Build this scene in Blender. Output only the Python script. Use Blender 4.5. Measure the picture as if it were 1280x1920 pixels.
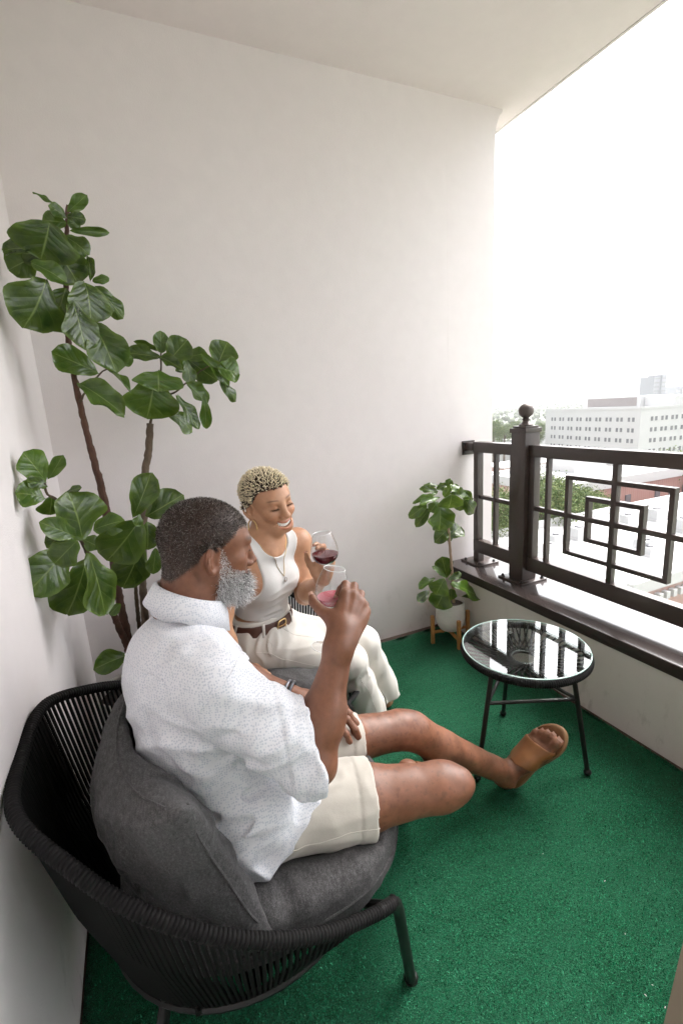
import bpy, bmesh, math, random
import numpy as np
from mathutils import Vector, Matrix

for o in list(bpy.data.objects): bpy.data.objects.remove(o)
scene = bpy.context.scene
COL = scene.collection
V = Vector
PI = math.pi
rnd = random.Random(7)

# ------------------------------------------------------------------ camera
CAM_H = 1.3
FPX, CX, CY = 881.0, 640.0, 960.0
_n = np.array([241, 4020, FPX], float); _n /= np.linalg.norm(_n)
_y = np.array([-405, -171, FPX], float); _y -= _n * _y.dot(_n); _y /= np.linalg.norm(_y)
_x = np.cross(_y, -_n)
RC = np.array([_x, _y, -_n])                  # world = RC @ (right, down, forward)
cam = bpy.data.cameras.new('camera'); camo = bpy.data.objects.new('camera', cam); COL.objects.link(camo)
cam.sensor_fit = 'VERTICAL'; cam.sensor_height = 36; cam.sensor_width = 24
cam.lens = 36 * FPX / 1920
cam.clip_start = 0.02; cam.clip_end = 12000
M = Matrix.Identity(4)
for i in range(3):
    M[i][0] = RC[i, 0]; M[i][1] = -RC[i, 1]; M[i][2] = -RC[i, 2]
M[2][3] = CAM_H
camo.matrix_world = M
scene.camera = camo

# ------------------------------------------------------------------ sky, sun, exposure
HAZE = .00018
SUN_EL, SUN_AZ = math.radians(58), math.radians(75)      # azimuth measured from +Y towards +X
w = bpy.data.worlds.new('World'); scene.world = w; w.use_nodes = True
nt = w.node_tree
sky = nt.nodes.new('ShaderNodeTexSky'); sky.sky_type = 'NISHITA'; sky.sun_disc = False
sky.sun_elevation = SUN_EL; sky.sun_rotation = SUN_AZ
sky.air_density = 1.0; sky.dust_density = 6.0; sky.ozone_density = 1.0
hs = nt.nodes.new('ShaderNodeHueSaturation'); hs.inputs['Saturation'].default_value = 0.22
nt.links.new(sky.outputs[0], hs.inputs['Color'])
bg = nt.nodes['Background']; nt.links.new(hs.outputs[0], bg.inputs[0]); bg.inputs[1].default_value = 0.15
sl = bpy.data.lights.new('sun', 'SUN'); so = bpy.data.objects.new('sun', sl); COL.objects.link(so)
sl.energy = 0.5; sl.angle = math.radians(25); sl.color = (1, .96, .9)
sd = V((math.sin(SUN_AZ) * math.cos(SUN_EL), math.cos(SUN_AZ) * math.cos(SUN_EL), math.sin(SUN_EL)))
so.rotation_euler = sd.to_track_quat('Z', 'Y').to_euler()
so.location = (20, 5, 30)
scene.view_settings.view_transform = 'Standard'; scene.view_settings.look = 'None'
scene.view_settings.gamma = 1; scene.view_settings.use_curve_mapping = False
scene.view_settings.exposure = 2.38
try:
    scene.cycles.max_bounces = 10; scene.cycles.diffuse_bounces = 6; scene.cycles.glossy_bounces = 4
    scene.cycles.transmission_bounces = 8; scene.cycles.transparent_max_bounces = 24
    scene.cycles.volume_bounces = 1; scene.cycles.use_denoising = True
    scene.cycles.sample_clamp_indirect = 6
    scene.cycles.caustics_reflective = False; scene.cycles.caustics_refractive = False
except Exception: pass

# ------------------------------------------------------------------ helpers: geometry
def ray(px, py):
    return RC @ np.array([(px - CX) / FPX, (py - CY) / FPX, 1.0])
def ony(px, py, y):                                # the point of the place seen at a pixel, y metres away
    r = ray(px, py); t = y / r[1]; return V((t * r[0], y, CAM_H + t * r[2]))
def onz(px, py, z):
    r = ray(px, py); t = (z - CAM_H) / r[2]; return V((t * r[0], t * r[1], z))
def tag(o, label=None, cat=None, group=None, kind=None):
    if label: o['label'] = label
    if cat: o['category'] = cat
    if group: o['group'] = group
    if kind: o['kind'] = kind
    return o
def empty(name, loc=(0, 0, 0), rz=0, label=None, cat=None, group=None):
    o = bpy.data.objects.new(name, None); COL.objects.link(o); o.location = loc; o.rotation_euler = (0, 0, rz)
    o.empty_display_size = .05
    return tag(o, label, cat, group)
def link(name, me, mat=None, parent=None):
    o = bpy.data.objects.new(name, me); COL.objects.link(o)
    if mat is not None and len(me.materials) == 0: me.materials.append(mat)
    if parent is not None:
        o.parent = parent
    return o
def shade(me, smooth=True, angle=None):
    if smooth:
        me.polygons.foreach_set('use_smooth', np.ones(len(me.polygons), bool))
        if angle is not None:
            try: me.set_sharp_from_angle(angle=math.radians(angle))
            except Exception: pass
class MB:
    """collects shapes; build() links them as one mesh object"""
    def __init__(s): s.v = []; s.f = []; s.uv = None
    def add(s, vs, fs):
        n = len(s.v); s.v += [tuple(v) for v in vs]; s.f += [tuple(i + n for i in f) for f in fs]; return s
    def box(s, x0, x1, y0, y1, z0, z1, rot=None, org=None):
        vs = [V((x, y, z)) for x in (x0, x1) for y in (y0, y1) for z in (z0, z1)]
        if rot is not None: vs = [rot @ v for v in vs]
        if org is not None: vs = [v + V(org) for v in vs]
        return s.add(vs, [(0, 1, 3, 2), (4, 6, 7, 5), (0, 4, 5, 1), (2, 3, 7, 6), (0, 2, 6, 4), (1, 5, 7, 3)])
    def tube(s, pts, r, n=10, closed=False, cap=True, rf=None):
        pts = [V(p) for p in pts]; m = len(pts)
        tang = []
        for i in range(m):
            a = pts[(i - 1) % m] if closed or i > 0 else pts[i]
            b = pts[(i + 1) % m] if closed or i < m - 1 else pts[i]
            t = (b - a); tang.append(t.normalized() if t.length > 1e-9 else V((0, 0, 1)))
        u = tang[0].orthogonal().normalized(); vs = []
        for i in range(m):
            t = tang[i]; u = (u - t * u.dot(t))
            u = u.normalized() if u.length > 1e-6 else t.orthogonal().normalized()
            w_ = t.cross(u); ri = rf(i) if rf else (r[i] if hasattr(r, '__len__') else r)
            for k in range(n):
                a = 2 * PI * k / n; vs.append(pts[i] + (u * math.cos(a) + w_ * math.sin(a)) * ri)
        fs = []
        for i in range(m if closed else m - 1):
            j = (i + 1) % m
            for k in range(n): fs.append((i * n + k, i * n + (k + 1) % n, j * n + (k + 1) % n, j * n + k))
        if cap and not closed: fs += [tuple(range(n))[::-1], tuple((m - 1) * n + k for k in range(n))]
        return s.add(vs, fs)
    def lathe(s, prof, c=(0, 0, 0), n=32, mat=None):
        c = V(c); vs = []; m = len(prof); fs = []
        for (r, z) in prof:
            for k in range(n):
                a = 2 * PI * k / n; p = V((r * math.cos(a), r * math.sin(a), z))
                if mat is not None: p = mat @ p
                vs.append(p + c)
        for i in range(m - 1):
            for k in range(n): fs.append((i * n + k, i * n + (k + 1) % n, (i + 1) * n + (k + 1) % n, (i + 1) * n + k))
        if prof[0][0] > 1e-6: fs.append(tuple(range(n))[::-1])
        if prof[-1][0] > 1e-6: fs.append(tuple((m - 1) * n + k for k in range(n)))
        return s.add(vs, fs)
    def prism(s, poly, z0, z1):
        n = len(poly); vs = [(x, y, z0) for x, y in poly] + [(x, y, z1) for x, y in poly]
        return s.add(vs, [tuple(range(n))[::-1], tuple(range(n, 2 * n))] + [(i, (i + 1) % n, n + (i + 1) % n, n + i) for i in range(n)])
    def mesh(s, name, smooth=False, angle=None, bevel=0, seg=2):
        me = bpy.data.meshes.new(name); me.from_pydata(s.v, [], s.f); me.update()
        bm = bmesh.new(); bm.from_mesh(me)
        bmesh.ops.remove_doubles(bm, verts=bm.verts, dist=1e-6)
        bmesh.ops.recalc_face_normals(bm, faces=bm.faces)
        if bevel: bmesh.ops.bevel(bm, geom=[e for e in bm.edges if len(e.link_faces) == 2 and e.calc_face_angle(0) > .5], offset=bevel, segments=seg, affect='EDGES', profile=.6)
        bm.to_mesh(me); bm.free()
        if smooth or bevel: shade(me, True, angle if angle else 40)
        return me
    def build(s, name, mat, parent=None, smooth=False, angle=None, bevel=0, seg=2):
        return link(name, s.mesh(name, smooth, angle, bevel, seg), mat, parent)
def spline(pts, n, closed=False):
    """Catmull-Rom through pts, n samples per span"""
    P = [np.array(p, float) for p in pts]; m = len(P); out = []
    for i in range(m if closed else m - 1):
        if closed: a, b, c, d = P[(i - 1) % m], P[i], P[(i + 1) % m], P[(i + 2) % m]
        else: a, b, c, d = P[max(i - 1, 0)], P[i], P[i + 1], P[min(i + 2, m - 1)]
        for k in range(n):
            t = k / n
            out.append(.5 * ((2 * b) + (c - a) * t + (2 * a - 5 * b + 4 * c - d) * t * t + (3 * b - a - 3 * c + d) * t ** 3))
    if not closed: out.append(P[-1])
    return out
def resample(pts, step):
    P = np.array([tuple(p) for p in pts], float); L = np.r_[0, np.cumsum(np.linalg.norm(np.diff(P, axis=0), axis=1))]
    n = max(2, int(L[-1] / step) + 1); t = np.linspace(0, L[-1], n)
    return [np.array([np.interp(q, L, P[:, k]) for k in range(3)]) for q in t]

# ------------------------------------------------------------------ helpers: materials
class NT:
    def __init__(s, name):
        s.m = bpy.data.materials.new(name); s.m.use_nodes = True; s.t = s.m.node_tree
        s.b = s.t.nodes['Principled BSDF']; s.out = s.t.nodes['Material Output']
    def n(s, typ, **kw):
        x = s.t.nodes.new('ShaderNode' + typ)
        for k, v in kw.items():
            if k.startswith('i_'):
                k = k[2:]; x.inputs[int(k) if k.isdigit() else k.replace('_', ' ')].default_value = v
            else: setattr(x, k, v)
        return x
    def l(s, a, b): s.t.links.new(a, b)
    def obj(s): return s.n('TexCoord').outputs['Object']
    def mapping(s, co, scale): 
        m = s.n('Mapping'); m.inputs['Scale'].default_value = scale; s.l(co, m.inputs[0]); return m.outputs[0]
    def noise(s, co, scale, detail=3, rough=.5, dist=0):
        x = s.n('TexNoise'); x.inputs['Scale'].default_value = scale; x.inputs['Detail'].default_value = detail
        x.inputs['Roughness'].default_value = rough; x.inputs['Distortion'].default_value = dist
        if co is not None: s.l(co, x.inputs['Vector'])
        return x.outputs[0]
    def ramp(s, fac, stops):
        x = s.n('ValToRGB'); e = x.color_ramp.elements
        while len(e) < len(stops): e.new(.5)
        for el, (p, c) in zip(e, stops):
            el.position = p; el.color = (c, c, c, 1) if not hasattr(c, '__len__') else (*c[:3], 1)
        s.l(fac, x.inputs[0]); return x.outputs[0]
    def mix(s, fac, a, b, typ='MIX'):
        x = s.n('Mix'); x.data_type = 'RGBA'; x.blend_type = typ
        for sock, val in ((x.inputs[0], fac), (x.inputs[6], a), (x.inputs[7], b)):
            if hasattr(val, 'links'): s.l(val, sock)
            elif hasattr(val, '__len__'): sock.default_value = (*val[:3], 1)
            else: sock.default_value = val
        return x.outputs[2]
    def math(s, op, a, b=None, clamp=False):
        x = s.n('Math'); x.operation = op; x.use_clamp = clamp
        for sock, val in ((x.inputs[0], a), (x.inputs[1], b)):
            if val is None: continue
            if hasattr(val, 'links'): s.l(val, sock)
            else: sock.default_value = val
        return x.outputs[0]
    def attr(s, name, out='Fac'):
        x = s.n('Attribute'); x.attribute_name = name; return x.outputs[out]
    def bump(s, h, strength=.3, dist=.01, prev=None):
        x = s.n('Bump'); x.inputs['Strength'].default_value = strength; x.inputs['Distance'].default_value = dist
        s.l(h, x.inputs['Height'])
        if prev is not None: s.l(prev, x.inputs['Normal'])
        return x.outputs[0]
    def set(s, **kw):
        for k, v in kw.items():
            sock = s.b.inputs[k.replace('_', ' ')]
            if hasattr(v, 'links'): s.l(v, sock)
            elif hasattr(v, '__len__'): sock.default_value = (*v[:3], 1)
            else: sock.default_value = v
        return s
    def normal(s, n): s.l(n, s.b.inputs['Normal']); return s
def simple(name, col, rough=.5, metal=0., var=.12, nscale=40, bump=.1, bscale=200, bdist=.001, spec=.5, coat=0):
    m = NT(name); co = m.obj(); f = m.noise(co, nscale, 4, .6)
    a = tuple(c * (1 - var) for c in col); b = tuple(min(1, c * (1 + var)) for c in col)
    m.set(Base_Color=m.mix(f, a, b), Roughness=rough, Metallic=metal, Specular_IOR_Level=spec, Coat_Weight=coat)
    if bump: m.normal(m.bump(m.noise(co, bscale, 3), bump, bdist))
    return m.m
def thin_glass(name, tint=(1, 1, 1), f0=.045, boost=1.0):
    """sheet glass: clear view through, mirror on top by angle"""
    m = NT(name); t = m.t; t.nodes.remove(m.b)
    tr = m.n('BsdfTransparent'); tr.inputs[0].default_value = (*tint, 1)
    gl = m.n('BsdfGlossy'); gl.inputs['Roughness'].default_value = .008
    lw = m.n('LayerWeight'); lw.inputs[0].default_value = .5; fz = m.math('POWER', lw.outputs['Facing'], 4.2)
    fr = m.math('ADD', m.math('MULTIPLY', fz, .9), f0)
    ms = m.n('MixShader'); m.l(m.math('MULTIPLY', fr, boost, True), ms.inputs[0]); m.l(tr.outputs[0], ms.inputs[1]); m.l(gl.outputs[0], ms.inputs[2])
    m.l(ms.outputs[0], m.out.inputs[0]); return m.m
# ------------------------------------------------------------------ materials of the place
def plaster(name, base, dirt):
    m = NT(name); co = m.obj()
    big = m.noise(co, 1.3, 4, .6); f = m.noise(co, 14, 5, .6)
    a = tuple(c * .965 for c in base)
    c1 = m.mix(m.ramp(f, [(.3, 0), (.7, 1)]), a, base)
    c2 = m.mix(m.math('MULTIPLY', m.ramp(big, [(.45, 0), (.75, 1)]), .35), c1, dirt)
    # scuffs near the floor, patchy
    sep = m.n('SeparateXYZ'); geo = m.n('NewGeometry'); m.l(geo.outputs['Position'], sep.inputs[0])
    low = m.ramp(sep.outputs[2], [(.0, 1), (.32, 0)])
    sc = m.ramp(m.noise(m.mapping(co, (3, 3, 1.2)), 5, 6, .7), [(.56, 0), (.72, 1)])
    c3 = m.mix(m.math('MULTIPLY', m.math('MULTIPLY', low, sc), .55), c2, (.22, .19, .165))
    st = m.noise(co, 210, 4, .6); st2 = m.noise(co, 45, 3, .5)
    h = m.math('ADD', st, m.math('MULTIPLY', st2, .25))
    m.set(Base_Color=c3, Roughness=.85, Specular_IOR_Level=.25)
    m.normal(m.bump(h, .28, .003)); return m.m
M_WALL = plaster('wall_paint', (.81, .762, .762), (.76, .705, .70))
M_CEIL = plaster('ceiling_paint', (.85, .77, .775), (.79, .73, .715))
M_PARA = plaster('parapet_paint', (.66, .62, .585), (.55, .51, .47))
def carpet_mat():
    m = NT('turf_carpet'); co = m.obj()
    fine = m.noise(co, 330, 3, .7); mid = m.noise(co, 120, 3, .7); big = m.noise(co, 3.2, 5, .62); streak = m.noise(m.mapping(co, (1, 3, 1)), 9, 4, .6)
    c = m.ramp(fine, [(.32, (.001, .020, .009)), (.45, (.006, .105, .042)), (.58, (.018, .25, .11)), (.70, (.12, .48, .25))])
    c = m.mix(m.math('MULTIPLY', m.ramp(mid, [(.38, 1), (.6, 0)]), .5), c, (.002, .035, .018))
    wear = m.ramp(m.math('ADD', m.math('MULTIPLY', big, .6), m.math('MULTIPLY', streak, .4)), [(.38, 0), (.62, 1)])
    c = m.mix(m.math('MULTIPLY', wear, .42), c, (.05, .25, .14))
    m.set(Base_Color=c, Roughness=.85, Specular_IOR_Level=.12, Sheen_Weight=.12, Sheen_Roughness=.5)
    m.normal(m.bump(m.math('ADD', fine, mid), .9, .006)); return m.m
M_CARPET = carpet_mat()
M_BRONZE = simple('bronze_paint', (.050, .037, .033), .27, 0, .12, 30, .04, 300, .0006, .55)
M_CAPMETAL = simple('ledge_paint', (.05, .039, .037), .17, 0, .15, 8, .05, 60, .001, .8, .5)
M_IRON = simple('cast_iron', (.085, .068, .062), .45, .3, .4, 60, .12, 130, .001)
M_FASCIA = simple('fascia_paint', (.036, .025, .022), .5, 0, .15, 12, .1, 90, .001, .3)
M_BOLT = simple('bolt_black', (.02, .018, .018), .35, .6)
M_BROWN = simple('old_floor', (.075, .05, .038), .7, 0, .3, 20, .3, 80, .002)
M_BOARD = simple('beige_board', (.30, .225, .175), .6, 0, .1, 10, .2, 60, .001)

XL, YB, ZC = -0.281, 2.2, 2.769                      # left wall, end wall, ceiling
XP = 1.615                                           # inner face of the parapet
YN = -2.6                                           # near end of the balcony
# ------------------------------------------------------------------ the balcony
f = MB().box(-.6, 2.1, YN - .3, YB + .3, -.25, -.008).build('floor', M_BROWN); tag(f, 'bare brown balcony slab along the foot of the end wall', kind='structure')
cp = bpy.data.meshes.new('carpet')
bm = bmesh.new()
nx, ny = 60, 84
g = [[bm.verts.new((XL + .006 + (1.598 - XL - .012) * i / nx, YN + .01 + (YB - .050 - YN) * j / ny, 0)) for j in range(ny + 1)] for i in range(nx + 1)]
for i in range(nx + 1):
    for j in range(ny + 1):
        v = g[i][j]
        n = math.sin(v.co.x * 5 + 1) * math.cos(v.co.y * 4.1) * .0012
        v.co.z = n
        if j == ny: v.co.y += .003 * math.sin(v.co.x * 9) + .001 * math.sin(v.co.x * 31)
        if i == nx: v.co.x += .003 * math.sin(v.co.y * 23)
for i in range(nx):
    for j in range(ny): bm.faces.new((g[i][j], g[i + 1][j], g[i + 1][j + 1], g[i][j + 1]))
bmesh.ops.solidify(bm, geom=bm.faces[:], thickness=.006)
bm.to_mesh(cp); bm.free(); shade(cp)
tag(link('carpet', cp, M_CARPET), 'green artificial turf carpet covering the balcony floor', 'carpet')
# loose fibres standing on the turf, thick enough near the camera to be seen
NB = 190000; rs = np.random.RandomState(3)
bx = rs.uniform(XL + .01, 1.595, NB); by = rs.uniform(.32, 2.15, NB)
keep = rs.rand(NB) < np.clip(1.05 / (by * by + .12), .16, 1); bx, by = bx[keep], by[keep]; nb = len(bx)
an = rs.uniform(0, 6.28, nb); ln = rs.uniform(.003, .008, nb); le = rs.uniform(.2, .95, nb); wd = rs.uniform(.0005, .0010, nb)
dx, dy = np.cos(an), np.sin(an)
base = np.stack([bx, by, np.full(nb, .0005)], 1); side = np.stack([-dy, dx, 0 * dx], 1) * wd[:, None]
tip = base + np.stack([dx * ln * le, dy * ln * le, ln * np.sqrt(1 - le ** 2) * .8 + .001], 1)
vv = np.stack([base - side, base + side, tip], 1).reshape(-1, 3)
ff = np.arange(nb * 3).reshape(-1, 3)
me = bpy.data.meshes.new('turf_fibres'); me.from_pydata(vv.tolist(), [], ff.tolist())
ca = me.color_attributes.new('tint', 'FLOAT_COLOR', 'POINT')
cc = np.array([(.004, .11, .044), (.014, .23, .105), (.07, .44, .23), (.001, .024, .010)])[rs.choice(4, nb, p=[.35, .33, .14, .18])] * rs.uniform(.8, 1.2, (nb, 1))
ca.data.foreach_set('color', np.repeat(np.c_[cc, np.ones(nb)], 3, 0).astype(np.float32).ravel())
m = NT('turf_fibre'); m.set(Base_Color=m.attr('tint', 'Color'), Roughness=.7, Specular_IOR_Level=.2)
tag(link('turf_fibres', me, m.m), 'short green pile of the turf carpet', 'turf', kind='stuff')
# lint specks on the turf
lint = MB()
for (px, py) in [(1171, 1751), (1222, 1847), (1209, 1866), (1246, 1889), (1133, 1652), (1017, 1601)]:
    p = onz(px, py, .006); a = rnd.uniform(0, 3.1); l = rnd.uniform(.0012, .003)
    d = V((math.cos(a), math.sin(a), .1)) * l
    lint.tube([p - d, p + V((0, 0, .001)), p + d], .0008, 5)
tag(lint.build('lint', simple('lint', (.7, .68, .66), .8)), 'tiny white lint specks scattered on the green turf', 'lint', kind='stuff')

wl = MB().box(XL - .2, XL, YN - .3, YB + .3, -.25, ZC + .3).build('wall_left', M_WALL)
tag(wl, 'plain off white stucco wall behind the tall fig leaves', 'wall', kind='structure')
wb = MB()
wb.box(XL, 1.6495, YB + .0003, YB + .3, -.25, ZC + .3)
wb.box(1.6494, 1.96, YB, YB + .3, -.25, ZC + .3)
o = wb.build('wall_end', M_WALL); tag(o, 'off white stucco end wall with the city beyond its edge', 'wall', kind='structure')
cm = MB()                                                    # flared bead where the wall meets the ceiling
prof = [(1.9615, 2.60), (1.9615, 2.655), (1.968, 2.69), (1.985, 2.735), (2.002, 2.75), (2.006, ZC - .001), (1.9603, ZC - .001), (1.9603, 2.60)]
n = len(prof)
vs = [(x, YB, z) for x, z in prof] + [(x, YB + .3, z) for x, z in prof]
cm.add(vs, [tuple(range(n)), tuple(range(n, 2 * n))[::-1]] + [(i, (i + 1) % n, n + (i + 1) % n, n + i) for i in range(n)])
cm.build('cornice', M_WALL, o)
wn = MB().box(XL - .1, 1.95, YN - .3, YN, -.25, ZC + .3).build('wall_near', M_WALL); tag(wn, 'off white wall closing the near end of the balcony', 'wall', kind='structure')
c = MB(); c.box(-.6, 2.119, YN - .3, 3.6, ZC, ZC + .28)
co_ = c.build('ceiling', M_CEIL); tag(co_, 'pale stucco ceiling slab with open outer edge', kind='structure')
MB().box(2.1205, 2.135, YN - .3, 3.6, ZC - .004, ZC + .285).build('drip_edge', M_WALL, co_)
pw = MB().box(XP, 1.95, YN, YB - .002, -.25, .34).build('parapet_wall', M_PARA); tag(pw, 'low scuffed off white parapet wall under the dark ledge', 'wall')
led = MB(); led.box(1.603, 1.965, YN, YB - .004, .343, .376)
ld = led.build('ledge', M_CAPMETAL, None, bevel=.003); tag(ld, 'wide dark bronze ledge cap on top of the parapet wall', 'ledge')
MB().box(1.606, 1.62, YN, YB - .004, .325, .3425).build('drip_lip', M_FASCIA, ld)
MB().box(1.5995, 1.6028, YN, YB - .004, .341, .3745).build('fascia', M_FASCIA, ld, bevel=.001)
# beige board edge in the right lower corner
bd = MB(); A, B = V((.773, .392, .0)), V((.862, .41, .25)); d = (B - A) / .25
pts = [A, A + V((.5, -.12, 0)), A + V((.5, -.16, 0)), A + V((.012, -.05, 0))]
bd.add([p for p in pts] + [p + d * .62 for p in pts], [(3, 2, 1, 0), (4, 5, 6, 7)] + [(i, (i + 1) % 4, 4 + (i + 1) % 4, 4 + i) for i in range(4)])
tag(bd.build('leaning_board', M_BOARD, None, bevel=.002), 'beige brown board edge standing at the lower right corner', 'board')

# ------------------------------------------------------------------ railing
rail = empty('balcony_railing', (1.7825, 1.2, .376), 0, 'dark bronze metal railing with nested rectangle panels on the ledge', 'railing')
def rpart(name, mb, mat=M_BRONZE, bevel=.0025, parent=None):
    o = mb.build(name, mat, None, bevel=bevel); o.parent = parent or rail
    o.matrix_parent_inverse = Matrix.Translation(-rail.location) if parent is None else Matrix.Identity(4)
    return o
RX = 1.7825
def bar(y0, y1, z0, z1, t=.014): return MB().box(RX - t, RX + t, y0, y1, z0, z1)
ZT0, ZT1, ZB0, ZB1 = 1.02, 1.077, .438, .512
def post(yc):
    hw = .047; p = MB(); p.box(RX - hw, RX + hw, yc - hw, yc + hw, .384, 1.15)
    o = rpart('post', p, bevel=.004)
    ins = Matrix.Identity(4)
    k = MB(); k.box(RX - hw - .006, RX + hw + .006, yc - hw - .006, yc + hw + .006, 1.135, 1.158); k.box(RX - hw + .004, RX + hw - .004, yc - hw + .004, yc + hw - .004, 1.1585, 1.168)
    k.build('post_cap', M_BRONZE, o, bevel=.003)
    b = MB(); b.lathe([(0, 1.169), (.034, 1.169), (.034, 1.174), (.022, 1.181), (.014, 1.19), (.016, 1.196), (.021, 1.199), (.016, 1.203), (.013, 1.206)] + [(.036 * math.sin(a), 1.240 - .036 * math.cos(a)) for a in np.linspace(.4, PI, 14)], (RX, yc, 0), 28)
    b.build('ball_finial', M_IRON, o, smooth=True, angle=50)
    MB().box(RX - .088, RX + .088, yc - .083, yc + .083, .376, .384).build('base_plate', M_BRONZE, o, bevel=.002)
    for sx in (-1, 1):
        for sy in (-1, 1):
            h = MB(); h.lathe([(0, .3845), (.011, .3845), (.011, .388), (.0065, .388), (.0065, .396), (0, .397)], (RX + sx * .07, yc + sy * .066, 0), 6); h.build('bolt', M_BOLT, o)
    return o
post(1.766); post(.782); post(-.202)
def panel(ya, yb, full=True):
    y0, y1 = min(ya, yb), max(ya, yb)
    rpart('top_rail', MB().box(RX - .025, RX + .025, y0, y1, ZT0, ZT1)); rpart('bottom_rail', MB().box(RX - .022, RX + .022, y0, y1, ZB0, ZB1))
    yc = (y0 + y1) / 2; h = (y1 - y0) / 2
    for s in (-1, 1): rpart('stile', MB().box(RX - .021, RX + .021, *sorted((yc + s * (h - .0), yc + s * (h - .034))), ZB1, ZT0))
    if not full: return yc
    zc = .766; b = .0095
    rpart('mullion', bar(yc - .012, yc + .012, ZB1, ZT0))
    rpart('crossbar', bar(y0 + .034, y1 - .034, zc - b - .002, zc + b + .002, .0125))
    for s in (-1, 1): rpart('mullion', bar(yc + s * .341 - .0085, yc + s * .341 + .0085, ZB1, ZT0, .0132))
    for (hy, hz) in ((.2275, .175), (.12, .092)):
        r = MB()
        for s in (-1, 1):
            r.box(RX - .0128, RX + .0128, yc - hy - b, yc + hy + b, zc + s * hz - b, zc + s * hz + b)
            r.box(RX - .0122, RX + .0122, yc + s * hy - b, yc + s * hy + b, zc - hz + b + .0003, zc + hz - b - .0003)
        rpart('rectangle_frame', r, bevel=0)
    return yc
panel(1.719, .829); panel(.735, -.155); panel(-.249, -1.14)
panel(1.813, 2.127, False)
yc = 1.97; rpart('mullion', bar(1.957, 1.975, ZB1, ZT0)); rpart('crossbar', bar(1.847, 2.093, .755, .777, .0125))
st = rpart('foot_post', MB().box(RX - .021, RX + .021, 2.085, 2.1268, .384, ZB0 - .001))
MB().box(RX - .075, RX + .075, 2.02, 2.175, .376, .384).build('base_plate', M_BRONZE, st, bevel=.002)
for sx in (-1, 1):
    for y in (2.04, 2.155):
        h = MB(); h.lathe([(0, .3845), (.009, .3845), (.009, .388), (.006, .388), (.006, .394), (0, .395)], (RX + sx * .055, y, 0), 6); h.build('bolt', M_BOLT, st)
br = MB(); br.box(RX - .03, RX + .03, 2.1275, 2.19, 1.025, 1.07); br.box(RX - .045, RX + .04, 2.1905, YB - .0005, 1.0, 1.08)
brk = rpart('wall_bracket', br)
for z in (1.015, 1.066):
    h = MB(); h.lathe([(0, 0), (.007, 0), (.006, .004), (0, .005)], (RX - .036, 2.19, z), 8, Matrix.Rotation(PI / 2, 3, 'X')); h.build('bolt', M_BOLT, brk)
# ------------------------------------------------------------------ the city beyond
GZ = -38.0
def ground_mat():
    m = NT('city_ground'); co = m.obj(); a = m.noise(co, .012, 5, .6); b = m.noise(co, .15, 4, .6)
    c = m.mix(m.ramp(a, [(.42, 0), (.58, 1)]), (.30, .29, .27), (.075, .12, .04)); c = m.mix(m.math('MULTIPLY', b, .4), c, (.2, .2, .18))
    m.set(Base_Color=c, Roughness=.9); return m.m
gm = MB(); gm.box(-4200, 4200, -4200, 4200, GZ - 1, GZ); tag(gm.build('ground', ground_mat()), 'hazy streets and lawns of the town far below', kind='structure')
hm = bpy.data.meshes.new('hills'); bm = bmesh.new(); rs = np.random.RandomState(5)
rings = [2300, 2600, 2900, 3200, 3600]; na = 90; hv = []
for i, R in enumerate(rings):
    hv.append([bm.verts.new((R * math.sin(a), R * math.cos(a), GZ + [0, 22, 34, 40, 0][i] + (6 * math.sin(a * 9) + 5 * math.sin(a * 23 + 1) + rs.uniform(-2, 2)) * (0 if i in (0, 4) else 1))) for a in np.linspace(-.3, 2.4, na)])
for i in range(len(rings) - 1):
    for k in range(na - 1): bm.faces.new((hv[i][k], hv[i + 1][k], hv[i + 1][k + 1], hv[i][k + 1]))
bm.to_mesh(hm); bm.free(); shade(hm)
M_HILL = simple('hill_woods', (.04, .065, .03), .95, 0, .4, .02, 0)
tag(link('hills', hm, M_HILL), 'low wooded ridge on the hazy horizon', kind='structure')
M_WHITE = simple('white_concrete', (.48, .475, .47), .8, 0, .05, .3, 0)
M_LOUV = simple('louvre_grey', (.30, .27, .26), .7, 0, .1, .3, 0)
M_PANE = simple('dark_pane', (.14, .14, .15), .25, 0, .3, .7, 0)
M_ROOF = simple('white_membrane', (.48, .47, .46), .8, 0, .08, .25, 0)
M_TOWER = simple('tower_stone', (.12, .125, .15), .7, 0, .06, .05, 0)
M_SLATE = simple('slate', (.33, .30, .30), .8, 0, .12, 3, 0)
M_UNIT = simple('unit_metal', (.38, .38, .38), .5, .2, .15, 2, 0)
def brick_mat(name, a, b, sc):
    m = NT(name); co = m.obj(); br = m.n('TexBrick'); br.inputs['Scale'].default_value = sc; br.inputs['Color1'].default_value = (*a, 1); br.inputs['Color2'].default_value = (*b, 1); br.inputs['Mortar'].default_value = (.45, .4, .37, 1)
    br.inputs['Mortar Size'].default_value = .02; m.l(m.mapping(co, (1, 1, 1)), br.inputs[0])
    m.set(Base_Color=m.mix(m.noise(co, .4, 4), br.outputs[0], a), Roughness=.9); return m.m
M_BRICK = brick_mat('red_brick', (.33, .135, .095), (.27, .11, .08), 1.0)
M_BRICKP = brick_mat('pale_brick', (.37, .20, .165), (.31, .165, .14), 1.0)
def frame2(C, d):                                        # local frame of a facade: origin C, run d, outward n, up z
    d = V(d).normalized(); n = V((d.y, -d.x, 0)); return Matrix(((d.x, n.x, 0, C[0]), (d.y, n.y, 0, C[1]), (0, 0, 1, C[2]), (0, 0, 0, 1)))
def fbox(M_, a0, a1, n0, n1, z0, z1): 
    mb = MB().box(a0, a1, n0, n1, z0, z1); mb.v = [tuple(M_ @ V(v)) for v in mb.v]; return mb
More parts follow.
